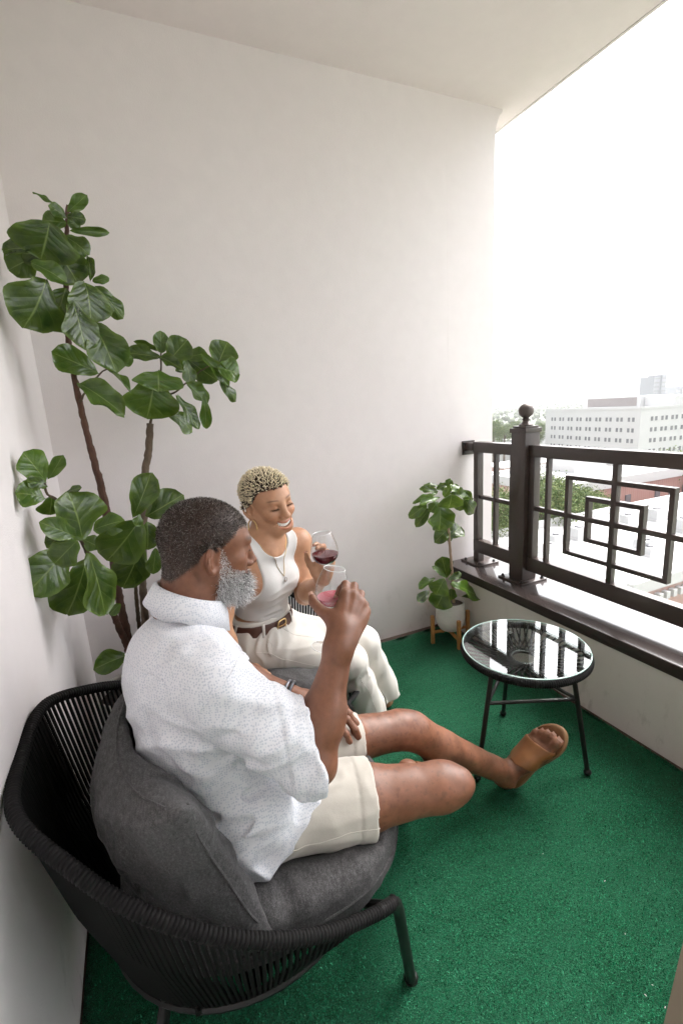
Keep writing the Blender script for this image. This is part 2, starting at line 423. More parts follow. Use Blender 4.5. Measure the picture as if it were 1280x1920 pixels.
# white office block
ob = empty('office_building', (166, 111, GZ), 0, 'white office block with paired dark windows and louvred penthouse', 'building')
def opart(name, mb, mat, parent=ob, root=ob):
    o = mb.build(name, mat); o.parent = parent
    if parent is root: o.matrix_parent_inverse = Matrix.Translation(-root.location)
    return o
C0 = V((166.05, 111.3, -5)); F1 = frame2(C0, (.167, .986, 0)); F1o = -1   # runs away to the left; outward side faces the balcony
bw = fbox(F1, 0, 50.4, -.0, 70, GZ + 5, 0)
body = opart('wall', bw, M_WHITE)
opart('parapet', fbox(F1, -.2, 50.6, -.2, .5, 0.01, .9), M_WHITE)
opart('parapet', fbox(F1, -.2, .5, .51, 70, 0.01, .9), M_WHITE)
win = MB().box(-.5, .5, -.06, .06, -.75, .75); sill = MB().box(-.62, .62, -.16, .07, -.9, -.76)
wme = win.mesh('window'); wme.materials.append(M_PANE); sme = sill.mesh('sill'); sme.materials.append(M_WHITE)
def window(M_, a, z, out, rot=False):
    o = bpy.data.objects.new('window', wme); COL.objects.link(o); o.parent = ob
    p = M_ @ V((a, -out, z)) if not rot else M_ @ V((-out, a, z))
    ang = math.atan2(M_[1][0], M_[0][0]) + (PI / 2 if rot else 0)
    o.location = p - ob.location; o.rotation_euler = (0, 0, ang)
    s = bpy.data.objects.new('sill', sme); COL.objects.link(s); s.parent = o
NR = 5
for r in range(NR):
    z = -3.6 - r * 3.85
    for k in range(9):
        for s in (-.95, .95): window(F1, 3.9 + k * 5.15 + s, z, .03)
    for k in range(9):
        for s in (-.95, .95): window(F1, 6.0 + k * 4.6 + s, z + .1, .03, True)
pent = opart('penthouse', fbox(F1, 14, 44, 14, 30, .02, 4.5), M_WHITE)
lv = MB()
for k in range(44):
    b = fbox(F1, 15.5 + k * .58, 15.5 + k * .58 + .34, 13.7, 13.99, .8, 4.1); lv.add(b.v, b.f)
opart('louvre', lv, M_LOUV)
opart('penthouse', fbox(F1, 1, 13.9, 16, 60, .02, 4.0), M_WHITE)
# far towers
def tower(px0, px1, ptop, dist, label, steps):
    a = V(ray(px0, 730)); b = V(ray(px1, 730)); a = a / a.y * dist; b = b / b.y * dist
    ztop = 1.3 + V(ray((px0 + px1) / 2, ptop)).z / V(ray((px0 + px1) / 2, ptop)).y * dist
    wd = (b - a).length; t = empty('tower_building', (a.x, dist, GZ), 0, label, 'tower')
    for (u0, u1, dz, dep) in steps:
        m_ = MB().box(a.x - a.x + u0 * wd, u1 * wd, dep, dep + wd * .9, 0, ztop - GZ - dz); o = m_.build('shaft', M_TOWER, t)
        ring = MB()
        for q in range(int((ztop - GZ) / 8)):
            z = 4 + q * 8
            if z < ztop - GZ - dz - 3: ring.box(u0 * wd + .8, u1 * wd - .8, dep - .3, dep - .05, z, z + 3.2)
        ring.build('window_band', M_PANE, o)
tower(1224, 1243, 703, 620, 'grey blue tower rising behind the white office block', [(0, .55, 3, 0), (.56, 1, 0, -4)])
tower(1268, 1290, 724, 760, 'distant low stepped tower block at the right of the skyline', [(0, .34, 6, 0), (.35, 1, 0, -3)])
# near flat roofed building
nb_ = empty('brick_building', (60, 30, GZ), 0, 'brick building below with a wide white flat roof and rooftop units', 'building')
def npart(name, mb, mat): 
    return opart(name, mb, mat, nb_, nb_)
npart('wall', MB().box(34.6, 110, 23, 40.4, GZ, -14.2), M_BRICK)
npart('wall', MB().box(22, 34.59, 25, 40.4, GZ, -14.21), M_BRICK)
npart('roof', MB().box(22.2, 109.8, 23.2, 40.2, -14.19, -14.0), M_ROOF)
npart('parapet', MB().box(21.8, 110.2, 40.21, 40.7, -14.6, -13.2), M_ROOF)
npart('parapet', MB().box(34.4, 110.2, 22.6, 23.19, -14.5, -13.5), M_ROOF)
dme = MB().box(0, .45, 22.5, 22.98, -15.6, -15.0).mesh('dentil'); dme.materials.append(M_ROOF)
for k in range(40):
    o = bpy.data.objects.new('dentil', dme); COL.objects.link(o); o.parent = nb_; o.location = V((35 + k * .9, 0, 0)) - nb_.location
for k in range(9):
    x = 37 + k * 4.2
    for z in (-19.5, -24.5):
        o = npart('window', MB().box(x, x + 1.7, 22.85, 22.99, z - 1.2, z + 1.3), M_PANE)
        a = MB(); a.tube([(x - .1, 22.9, z + 1.3), (x + .2, 22.9, z + 1.75), (x + .85, 22.9, z + 1.95), (x + 1.5, 22.9, z + 1.75), (x + 1.8, 22.9, z + 1.3)], .28, 6); a.build('window_arch', M_ROOF, o).matrix_parent_inverse = Matrix.Identity(4)
hp = MB(); hp.add([(26, 24.2, -13.9), (34.2, 24.2, -13.9), (34.2, 30.5, -13.9), (26, 30.5, -13.9), (29.6, 28.2, -11.9), (31.6, 28.2, -11.9)], [(0, 1, 5, 4), (1, 2, 5), (2, 3, 4, 5), (3, 0, 4)])
npart('hipped_roof', hp, M_SLATE)
def unit(px, py, s, z=-14.0):
    p = onz(px, py, z); o = MB().box(-.9 * s, .9 * s, -.7 * s, .7 * s, .25, 1.5 * s).build('rooftop_unit', M_UNIT); o.location = p
    fan = MB(); fan.lathe([(0, 1.5 * s), (.5 * s, 1.5 * s), (.5 * s, 1.5 * s + .15), (.4 * s, 1.5 * s + .18), (0, 1.5 * s + .12)], (0, 0, 0), 12); fan.build('fan', M_PANE, o)
    MB().box(-.95 * s, .95 * s, -.75 * s, .75 * s, .0, .24).build('curb', M_ROOF, o)
    return o
U = [(1083, 1010, .9, 'small'), (1040, 1020, .7, ''), (1028, 1035, .6, ''), (1175, 983, .8, ''), (1228, 975, .95, ''), (1244, 972, .6, ''), (1280, 996, 1.0, ''), (1206, 1036, .9, ''), (1216, 1042, .6, ''), (1000, 1040, .7, '')]
LB = ['grey rooftop unit behind the left edge of the outer rectangle', 'grey rooftop unit beside the railing mullion near the post', 'smallest grey unit close to the slate hip roof', 'grey unit seen through the inner rectangle', 'large grey unit near the far parapet at right', 'small grey box next to the large unit by the far parapet', 'grey unit at the right edge of the white roof', 'grey unit seen through the lower right of the outer rectangle', 'little box in front of the unit at the lower right rectangle', 'grey unit beside the foot of the railing post']
for (px, py, s, _), lb in zip(U, LB): tag(unit(px, py, s), lb, 'rooftop unit', 'rooftop units on the white roof')
# middle brick building
mb_ = empty('brick_building', (75, 56, GZ), 0, 'pale red brick building behind the trees with a white roof', 'building')
def mpart(name, mb, mat): return opart(name, mb, mat, mb_, mb_)
mpart('wall', MB().box(57, 100, 48.3, 66, GZ, -12.2), M_BRICKP)
mpart('roof', MB().box(57.2, 99.8, 48.5, 65.8, -12.19, -12.0), M_ROOF)
mpart('parapet', MB().box(56.7, 100.3, 48.0, 48.49, -12.9, -11.4), M_ROOF)
mpart('parapet', MB().box(56.7, 57.19, 48.5, 66, -12.9, -11.4), M_ROOF)
mpart('parapet', MB().box(56.7, 100.3, 65.81, 66.4, -12.9, -11.4), M_ROOF)
mpart('penthouse', MB().box(70, 78, 58, 64, -11.99, -9.6), M_ROOF)
for k in range(11):
    for z in (-15.5, -19.5):
        x = 59 + k * 3.6
        if rnd.random() < .92:
            o = mpart('window', MB().box(x, x + 1.2, 48.15, 48.29, z - 1, z + 1), M_PANE)
            MB().box(x - .1, x + 1.3, 48.0, 48.28, z - 1.25, z - 1.02).build('sill', M_ROOF, o)
for (px, py, s, lb) in [(1120, 872, .8, 'row of grey vents standing on the pale brick building roof'), (1135, 872, .7, 'grey box right of the vents on the pale brick roof'), (1148, 873, .8, 'rightmost grey box on the pale brick building roof')]:
    tag(unit(px, py, s, -12.0), lb, 'rooftop unit', 'rooftop units on the pale brick building')
# low white and grey buildings scattered towards the woods
specs = [(930, 800, -26, 16, 10, 'low white shed with a grey roof among the woods'), (1000, 812, -22, 30, 12, 'long white hall left of the office block'), (985, 822, -24, 24, 10, 'flat white building behind the railing post'), (1010, 868, -17, 26, 10, 'red brick row building left of the outer rectangle'), (940, 835, -20, 22, 12, 'pale flat roofed building behind the short railing panel'), (935, 880, -20, 26, 10, 'pinkish brick building behind the short railing panel')]
for i, (px, py, z, sx, sy, lb) in enumerate(specs):
    p = onz(px, py, z); o = MB().box(-sx / 2, sx / 2, 0, sy, GZ - z, -.31).build('town_building', M_BRICKP if 'brick' in lb else M_WHITE); o.location = p; tag(o, lb, 'building', 'low buildings of the town')
    MB().box(-sx / 2 - .3, sx / 2 + .3, -.3, sy + .3, -.3, 0).build('roof', M_SLATE if i == 0 else M_ROOF, o)
    for k in range(int(sx / 4)): MB().box(-sx / 2 + 1.2 + k * 4, -sx / 2 + 2.7 + k * 4, -.12, -.01, -4.5, -2.6).build('window', M_PANE, o)
# trees
def leafy(seed, nclump, nleaf, size=.17):
    rs = np.random.RandomState(seed); P = []; 
    cl = rs.normal(0, 1, (nclump, 3)); cl /= np.linalg.norm(cl, axis=1)[:, None]; cl *= rs.uniform(.35, 1, (nclump, 1)) ** .5 * np.array([3.6, 3.6, 3.2])
    c = cl[rs.randint(0, nclump, nleaf)] + rs.normal(0, .62, (nleaf, 3))
    a = rs.normal(0, 1, (nleaf, 3)); a /= np.linalg.norm(a, axis=1)[:, None]; b = np.cross(a, rs.normal(0, 1, (nleaf, 3))); b /= np.linalg.norm(b, axis=1)[:, None]
    s = rs.uniform(.6, 1.2, (nleaf, 1)) * size
    vv = np.stack([c - a * s, c + b * s * .55, c + a * s, c - b * s * .55], 1).reshape(-1, 3)
    me = bpy.data.meshes.new('crown'); me.from_pydata(vv.tolist(), [], np.arange(nleaf * 4).reshape(-1, 4).tolist())
    ca = me.color_attributes.new('tint', 'FLOAT_COLOR', 'POINT')
    col = np.array([(.075, .115, .028), (.11, .145, .04), (.055, .09, .024), (.14, .165, .055)])[rs.randint(0, 4, nleaf)]
    ca.data.foreach_set('color', np.repeat(np.c_[col, np.ones(nleaf)], 4, 0).astype(np.float32).ravel()); me.materials.append(M_TREE); return me
m = NT('tree_leaves'); m.set(Base_Color=m.attr('tint', 'Color'), Roughness=.7, Specular_IOR_Level=.2); M_TREE = m.m
M_BARK = simple('town_bark', (.12, .09, .065), .9, 0, .2, 3, 0)
crowns = [leafy(s, 46, 6500) for s in (1, 2, 3)]
tk = MB(); tk.tube([(0, 0, -14), (.1, 0, -6), (0, .1, -1), (.2, .1, 2)], [.5, .38, .3, .1], 8)
for a in range(5): tk.tube([(0, 0, -3 + a * .5), (1.3 * math.cos(a * 1.3), 1.3 * math.sin(a * 1.3), -.8 + a * .5), (2.4 * math.cos(a * 1.3 + .2), 2.4 * math.sin(a * 1.3 + .2), 1 + a * .3)], [.18, .12, .04], 6)
tme = tk.mesh('trunk', True); tme.materials.append(M_BARK)
trees = [(1012, 925, 47, .8), (1040, 945, 44, .95), (1062, 955, 43.5, .8), (1090, 955, 44, .75), (1105, 948, 45.5, .7), (1128, 955, 44, .6), (1015, 960, 43, 1), (1262, 900, 53, 1.35), (1285, 895, 50, 1.3), (930, 962, 43, .8), (915, 978, 42.5, .75), (940, 985, 43, .7), (1050, 930, 47, .65), (925, 806, 170, 1.2), (945, 812, 160, 1.1), (965, 806, 190, 1.2), (985, 814, 170, 1.0), (1003, 818, 170, 1.1), (1010, 806, 210, 1.1)]
TL = ['tree crown seen left of the outer rectangle near its top', 'tree beside the left side of the outer rectangle', 'tree inside the left upper corner of the outer rectangle', 'tree just left of the inner rectangle', 'tree behind the upper left of the inner rectangle', 'small tree below the brick wall at the inner rectangle', 'tree beside the first mullion above the white roof', 'large tree right of the outer rectangle by the brick building', 'tree cut by the right edge above the crossbar', 'tree behind the upper short panel of the railing', 'tree low behind the stile of the short panel', 'tree next to the post behind the short panel', 'small tree in front of the pale brick building corner', 'hazy tree next to the edge of the end wall', 'hazy tree by the low shed', 'hazy tree left of the ball finial', 'hazy tree right behind the ball finial', 'hazy tree beside the office block foot', 'hazy tree left of the office block roof']
for i, ((px, py, y, s), lb) in enumerate(zip(trees, TL)):
    p = ony(px, py, y); t = empty('broadleaf_tree', p, rnd.uniform(0, 6), lb, 'tree', 'town trees'); t.scale = (s, s, s)
    for nm, me_ in (('trunk', tme), ('crown', crowns[i % 3])):
        o = bpy.data.objects.new(nm, me_); COL.objects.link(o); o.parent = t
wd = MB(); rs = np.random.RandomState(9)
ico = bmesh.new(); bmesh.ops.create_icosphere(ico, subdivisions=1, radius=1); iv = [v.co.copy() for v in ico.verts]; ifc = [tuple(v.index for v in f_.verts) for f_ in ico.faces]; ico.free()
for k in range(2600):
    a = rs.uniform(.2, 1.25); R = 230 + 1900 * rs.rand() ** 1.3; r = rs.uniform(3, 6)
    p = V((R * math.sin(a), R * math.cos(a), GZ + r * rs.uniform(.7, 1.5)))
    wd.add([p + V((v.x * r * rs.uniform(.7, 1.3), v.y * r * rs.uniform(.7, 1.3), v.z * r * rs.uniform(.7, 1.3))) for v in iv], ifc)
tag(wd.build('woodland', simple('woodland', (.07, .085, .045), .95, 0, .6, .25, 0), None, smooth=True, angle=180), 'hazy green woodland stretching to the horizon', 'woods', kind='stuff')
# haze: from a metre under the ground to above the tallest thing, sky outside
hz = MB().box(-4300, 4300, -4300, 4300, GZ - 2.5, 62).build('haze', None)
vm = bpy.data.materials.new('haze'); vm.use_nodes = True; vt = vm.node_tree; vt.nodes.remove(vt.nodes['Principled BSDF'])
pv = vt.nodes.new('ShaderNodeVolumePrincipled'); pv.inputs['Color'].default_value = (.96, .97, 1, 1); pv.inputs['Density'].default_value = HAZE; pv.inputs['Anisotropy'].default_value = .2
vt.links.new(pv.outputs[0], vt.nodes['Material Output'].inputs['Volume']); hz.data.materials.append(vm); tag(hz, 'pale haze over the town', kind='stuff')
# ------------------------------------------------------------------ organic shapes: blended distance fields meshed by surface nets
_NR = np.random.RandomState(11).rand(32, 32, 32).astype(np.float32)
def vnoise(P):
    i = np.floor(P).astype(np.int64); f = (P - i); f = f * f * (3 - 2 * f)
    x0, y0, z0 = i[:, 0] & 31, i[:, 1] & 31, i[:, 2] & 31; x1, y1, z1 = (x0 + 1) & 31, (y0 + 1) & 31, (z0 + 1) & 31
    fx, fy, fz = f[:, 0], f[:, 1], f[:, 2]
    def L(a, b, t): return a + (b - a) * t
    return L(L(L(_NR[x0, y0, z0], _NR[x1, y0, z0], fx), L(_NR[x0, y1, z0], _NR[x1, y1, z0], fx), fy),
             L(L(_NR[x0, y0, z1], _NR[x1, y0, z1], fx), L(_NR[x0, y1, z1], _NR[x1, y1, z1], fx), fy), fz) * 2 - 1
def unit(v): v = np.array(v, float); return v / np.linalg.norm(v)
def basis(a):
    a = unit(a); t = np.array([0, 0, 1.]) if abs(a[2]) < .9 else np.array([1., 0, 0]); u = unit(np.cross(t, a)); return a, u, np.cross(a, u)
class Frame:
    """local axes (side, forward, up) at an origin"""
    def __init__(s, o, fwd, up, scale=1.0, upfirst=False):
        s.o = np.array(o, float); f = unit(fwd); u = np.array(up, float)
        if upfirst: u = unit(u); f = unit(f - u * f.dot(u))
        u = unit(u - f * u.dot(f)); s.R = np.array([np.cross(u, f) * -1, f, u]).T
        # columns: side = left of the figure, forward, up
        s.R[:, 0] = np.cross(u, f); s.k = scale
    def p(s, v): return s.o + s.R @ (np.array(v, float) * s.k)
    def loc(s, P): return ((P - s.o) @ s.R) / s.k
    def d(s, v): return s.R @ np.array(v, float)
def rcone(a, b, ra, rb=None):
    a = np.array(a, float); b = np.array(b, float); rb = ra if rb is None else rb
    ba = b - a; l2 = max(float(ba.dot(ba)), 1e-12)
    def f(P):
        pa = P - a; t = np.clip(pa @ ba / l2, 0, 1); q = pa - t[:, None] * ba
        return np.sqrt(np.einsum('ij,ij->i', q, q)) - (ra + (rb - ra) * t)
    return f
def ell(c, r, R=None):
    c = np.array(c, float); r = np.array(r, float); R = None if R is None else np.array(R, float); rm = r.min()
    def f(P):
        q = P - c
        if R is not None: q = q @ R
        q1 = q / r; k0 = np.sqrt(np.einsum('ij,ij->i', q1, q1)); q2 = q1 / r; k1 = np.sqrt(np.einsum('ij,ij->i', q2, q2)) + 1e-9
        return np.where(k0 < .05, -rm, k0 * (k0 - 1) / k1)
    return f
def rbox(c, h, R=None, rd=.01):
    c = np.array(c, float); h = np.array(h, float) - rd; R = None if R is None else np.array(R, float)
    def f(P):
        q = P - c
        if R is not None: q = q @ R
        q = np.abs(q) - h
        return np.sqrt((np.maximum(q, 0) ** 2).sum(1)) + np.minimum(q.max(1), 0) - rd
    return f
def plane(p, n):
    p = np.array(p, float); n = unit(n)
    return lambda P: (P - p) @ n
def chain(pts, rs):
    """round-cone chain as a list of primitives"""
    if not hasattr(rs, '__len__'): rs = [rs] * len(pts)
    return [rcone(pts[i], pts[i + 1], rs[i], rs[i + 1]) for i in range(len(pts) - 1)]
class SDF:
    def __init__(s): s.ops = []; s.disp = None; s.dmax = 0.
    def u(s, f, k=.01): s.ops.append(('u', f, k)); return s
    def us(s, fs, k=.01):
        for f in fs: s.u(f, k)
        return s
    def s(s, f, k=.005): s.ops.append(('s', f, k)); return s
    def i(s, f, k=.003): s.ops.append(('i', f, k)); return s
    def ev(s, P, sel=None, disp=True):
        d = np.full(len(P), 9., float)
        for n, (o, f, k) in enumerate(s.ops):
            if sel is not None and not sel[n]: continue
            g = f(P)
            if o == 'u': h = np.maximum(k - np.abs(d - g), 0) / k; d = np.minimum(d, g) - h * h * k * .25
            else:
                if o == 's': g = -g
                h = np.maximum(k - np.abs(d - g), 0) / k; d = np.maximum(d, g) + h * h * k * .25
        if disp and s.disp is not None: d = d + s.disp(P)
        return d
    def grad(s, P, e=.0015, disp=True):
        G = np.empty_like(P)
        for a in range(3):
            D = np.zeros(3); D[a] = e; G[:, a] = s.ev(P + D, disp=disp) - s.ev(P - D, disp=disp)
        return G / (np.linalg.norm(G, axis=1)[:, None] + 1e-12)
    def snap(s, P, off=0., it=4):
        P = np.array([tuple(p) for p in P], float)
        for _ in range(it): P = P - s.grad(P) * (s.ev(P) - off)[:, None]
        return P
    def mesh(s, name, lo, hi, h, B=14, smooth=1, largest=False):
        lo = np.array(lo, float); hi = np.array(hi, float); nb = np.ceil((hi - lo) / (h * B)).astype(int)
        I = np.stack(np.meshgrid(*[np.arange(n) for n in nb], indexing='ij'), -1).reshape(-1, 3)
        C = lo + (I + .5) * h * B; hd = h * B * .5 * 1.7321 + s.dmax
        G = np.stack([f(C) for (_, f, _) in s.ops], 0)
        dm = s.ev(C, disp=False); um = np.min([g for g, (o, _, _) in zip(G, s.ops) if o == 'u'], axis=0)
        act = np.nonzero(np.abs(dm) < hd * 1.25 + .012)[0]
        N = nb * B + 2; st = np.array([N[1] * N[2], N[2], 1])
        r = np.arange(B + 2); base = np.stack(np.meshgrid(r, r, r, indexing='ij'), -1).reshape(-1, 3); S = B + 2
        cid, cv, quads = [], [], []
        kk = [k for (_, _, k) in s.ops]
        for b in act:
            sel = [(o == 'u' and G[n, b] - hd < um[b] + hd + kk[n] + .004) or (o == 's' and -G[n, b] + hd > -hd - kk[n]) or o == 'i' for n, (o, _, _) in enumerate(s.ops)]
            P = lo + (I[b] * B + base) * h
            D = s.ev(P, sel).reshape(S, S, S)
            D[np.abs(D) < 1e-9] = 1e-9
            neg = D < 0
            if neg.all() or not neg.any(): continue
            # cells 0..B (one extra layer, owned by the neighbours but computed alike here)
            n8 = sum(neg[i:S - 1 + i, j:S - 1 + j, k:S - 1 + k].astype(np.int8) for i in (0, 1) for j in (0, 1) for k in (0, 1))
            ci = np.argwhere((n8 > 0) & (n8 < 8) )
            if len(ci) == 0: continue
            acc = np.zeros((len(ci), 3)); cnt = np.zeros(len(ci)); x, y, z = ci.T
            for (a, b_) in (((0,0,0),(1,0,0)),((0,1,0),(1,1,0)),((0,0,1),(1,0,1)),((0,1,1),(1,1,1)),((0,0,0),(0,1,0)),((1,0,0),(1,1,0)),((0,0,1),(0,1,1)),((1,0,1),(1,1,1)),((0,0,0),(0,0,1)),((1,0,0),(1,0,1)),((0,1,0),(0,1,1)),((1,1,0),(1,1,1))):
                da = D[x + a[0], y + a[1], z + a[2]]; db = D[x + b_[0], y + b_[1], z + b_[2]]; cr = (da < 0) != (db < 0)
                t = np.where(cr, da / np.where(cr, da - db, 1), 0)[:, None]
                acc += np.where(cr[:, None], np.array(a) + t * (np.array(b_) - np.array(a)), 0); cnt += cr
            gi = I[b] * B + ci
            cid.append(gi @ st); cv.append(lo + (gi + acc / cnt[:, None]) * h)
            for ax in range(3):
                e = np.zeros(3, int); e[ax] = 1
                A = neg[:S - 1, :S - 1, :S - 1]; Bn = neg[e[0]:S - 1 + e[0], e[1]:S - 1 + e[1], e[2]:S - 1 + e[2]]
                q = np.argwhere(A != Bn); lim = (q >= 1).copy(); lim[:, ax] = True
                own = lim.all(1) & (q[:, ax] < B) & (np.delete(q, ax, 1) <= B).all(1); q = q[own]
                if len(q) == 0: continue
                fl = A[q[:, 0], q[:, 1], q[:, 2]]
                u_, v_ = [(1, 2), (2, 0), (0, 1)][ax]; eu = np.zeros(3, int); ev_ = np.zeros(3, int); eu[u_] = 1; ev_[v_] = 1
                g0 = I[b] * B + q
                Q = np.stack([(g0 - eu - ev_) @ st, (g0 - ev_) @ st, g0 @ st, (g0 - eu) @ st], 1)
                Q[~fl] = Q[~fl][:, ::-1]; quads.append(Q)
        cid = np.concatenate(cid); cv = np.concatenate(cv); Q = np.concatenate(quads)
        uq, ix = np.unique(cid, return_index=True); Vt = cv[ix]
        F = np.searchsorted(uq, Q); F = np.clip(F, 0, len(uq) - 1); ok = (uq[F] == Q).all(1); F = F[ok]
        Fs = np.sort(F, 1); _, fi = np.unique(Fs, axis=0, return_index=True); F = F[fi]
        if largest:
            lb = np.arange(len(Vt))
            while True:
                mn = lb[F].min(1); nl = lb.copy()
                for k in range(4): np.minimum.at(nl, F[:, k], mn)
                nl = np.minimum(nl, nl[nl])
                if (nl == lb).all(): break
                lb = nl
            big = np.bincount(lb).argmax(); F = F[lb[F[:, 0]] == big]; us_ = np.unique(F); mp = np.zeros(len(Vt), int); mp[us_] = np.arange(len(us_)); Vt = Vt[us_]; F = mp[F]
        for _ in range(smooth):
            acc = np.zeros_like(Vt); cn = np.zeros(len(Vt))
            for k in range(4):
                np.add.at(acc, F[:, k], Vt[F[:, (k + 1) % 4]]); np.add.at(cn, F[:, k], 1)
                np.add.at(acc, F[:, (k + 1) % 4], Vt[F[:, k]]); np.add.at(cn, F[:, (k + 1) % 4], 1)
            Vt = Vt + .5 * (acc / np.maximum(cn, 1)[:, None] - Vt)
        me = bpy.data.meshes.new(name); me.vertices.add(len(Vt)); me.vertices.foreach_set('co', Vt.astype(np.float32).ravel())
        me.loops.add(F.size); me.loops.foreach_set('vertex_index', F.astype(np.int32).ravel())
        me.polygons.add(len(F)); me.polygons.foreach_set('loop_start', np.arange(0, F.size, 4, dtype=np.int32)); me.polygons.foreach_set('loop_total', np.full(len(F), 4, np.int32))
        me.update(calc_edges=True); me.validate(); shade(me)
        return me, Vt
def vcol(me, name, col):
    ca = me.color_attributes.new(name, 'FLOAT_COLOR', 'POINT'); c = np.ones((len(me.vertices), 4), np.float32); c[:, :3] = col; ca.data.foreach_set('color', c.ravel())
def sstep(a, b, x): t = np.clip((x - a) / (b - a), 0, 1); return t * t * (3 - 2 * t)
# ------------------------------------------------------------------ figures
def arr(*v): return np.array(v, float)
_r, _u, _w = RC[:, 0], -RC[:, 1], RC[:, 2]
def add_head(S, F, man=True):
    k_ = F.k
    def el(c, r, k=.01, op='u', R=None): getattr(S, op)(ell(F.p(c), np.array(r) * k_, F.R if R is None else F.R @ R), k * k_)
    def rc(a, b, ra, rb=None, k=.006, op='u'): getattr(S, op)(rcone(F.p(a), F.p(b), ra * k_, (ra if rb is None else rb) * k_), k * k_)
    jw = .057 if man else .049
    el((0, -.016, .036), (.076, .096, .080))
    el((0, -.042, .012), (.066, .066, .070), .03)
    el((0, .032, .012), (.063 if man else .066, .060, .070), .03)
    el((0, .036, -.048), (jw, .052, .058), .035)
    rc((-.016, .066, -.094), (.016, .066, -.094), .021 if man else .0165, k=.03)
    for s in (-1, 1):
        rc((s * .062, .0, -.04), (s * .024, .068, -.092), .013, .014, k=.03)         # jaw line
        el((s * .043, .057 if man else .060, -.024), (.019, .019, .016), .022)                       # cheekbone
        if not man: el((s * .038, .069, -.034), (.021, .020, .018), .016)             # lifted cheek
        el((s * .033, .099, .001), (.019, .016, .0125), .016, 's')                   # eye socket
    rc((-.034, .082, .021), (.034, .082, .021), .0105 if man else .007, k=.02)
    for s in (-1, 1): 
        el((s * .0325, .0735, .0), (.0155, .0165, .0135), .004)                      # closed or lowered lid
        rc((s * .018, .087, -.0075), (s * .047, .077, -.005), .0028, k=.006)          # lower lid roll
    nw = .016 if man else .0155
    rc((0, .088, .012), (0, .108, -.032), .0075, .0105, k=.014)
    el((0, .110, -.036), (.0128, .0115, .0095), .006)
    for s in (-1, 1):
        el((s * nw, .098, -.041), (.0092, .0108, .0080), .006)
        el((s * .0075, .106, -.0475), (.0036, .005, .003), .003, 's')
    if man:
        rc((-.019, .088, -.066), (.019, .088, -.066), .0075, k=.012); rc((-.016, .089, -.0785), (.016, .089, -.0785), .0085, k=.008)
        rc((-.026, .094, -.0722), (.026, .094, -.0722), .0018, k=.004, op='s')
    else:
        el((0, .070, -.070), (.036, .024, .024), .02)                                # muzzle pushed out by the smile
        pu = [(x, .0965 - 5.2 * abs(x) ** 1.75, -.0625 + 7.0 * x * x) for x in np.linspace(-.035, .035, 9)]
        pl = [(x, .0955 - 5.2 * abs(x) ** 1.75, -.0890 + 19 * x * x * (1 - .20 * (x / .034) ** 2)) for x in np.linspace(-.034, .034, 9)]
        # mouth opening between the lips
        for t in np.linspace(0.18, .82, 4):
            pts = [tuple(np.array(a) * (1 - t) + np.array(b) * t + np.array((0, .002, 0))) for a, b in zip(pu, pl)]
            for df in (0, -.006, -.012):
                for a, b in zip(pts[1:-2], pts[2:-1]): rc((a[0], a[1] + df, a[2]), (b[0], b[1] + df, b[2]), .0046, k=.002, op='s')
        for q, r0 in ((pu, .0042), (pl, .0052)):
            for i in range(len(q) - 1):
                ra = r0 * (1 - .55 * abs(i - 4) / 4); rb = r0 * (1 - .55 * abs(i - 3) / 4); rc(q[i], q[i + 1], ra, rb, k=.004)
        for s in (-1, 1): rc((s * .020, .100, -.043), (s * .040, .078, -.068), .0016, k=.008, op='s')   # smile lines
    ex = .073
    for s in (-1, 1):                                                                # ears
        ang = math.radians(32 if man else 24); R = np.array([[math.cos(ang), s * math.sin(ang), 0], [-s * math.sin(ang), math.cos(ang), 0], [0, 0, 1]]).T
        c = np.array((s * (ex + .005), -.012, -.012)); ax = R[:, 0] * s
        E = lambda a, b, h: tuple(c + R @ np.array((s * h, b, a)) * 1.14)                    # a up, b forward, h outward
        el(tuple(c), (.006, .019, .033), .006, R=R); el((s * (ex - .002), -.018, -.010), (.010, .014, .026), .008)
        el(E(-.004, .004, .010), (.0095, .0095, .016), .004, 's', R)
        hx = [E(-.008, .013, .0), E(.010, .016, .004), E(.024, .010, .007), E(.031, -.003, .009), E(.026, -.016, .010), E(.010, -.021, .010), E(-.008, -.018, .009), E(-.020, -.011, .007), E(-.029, -.002, .004)]
        for i in range(len(hx) - 1): rc(hx[i], hx[i + 1], .0042, k=.003)
        ah = [E(.014, -.003, .005), E(.004, -.009, .007), E(-.008, -.009, .007), E(-.015, -.003, .006)]
        for i in range(len(ah) - 1): rc(ah[i], ah[i + 1], .0032, k=.003)
        rc(E(-.004, .012, .003), E(-.008, .012, .004), .0042, k=.004)                # tragus
        el(E(-.028, .001, .004), (.006, .0085, .0085), .005, R=R)                      # lobe
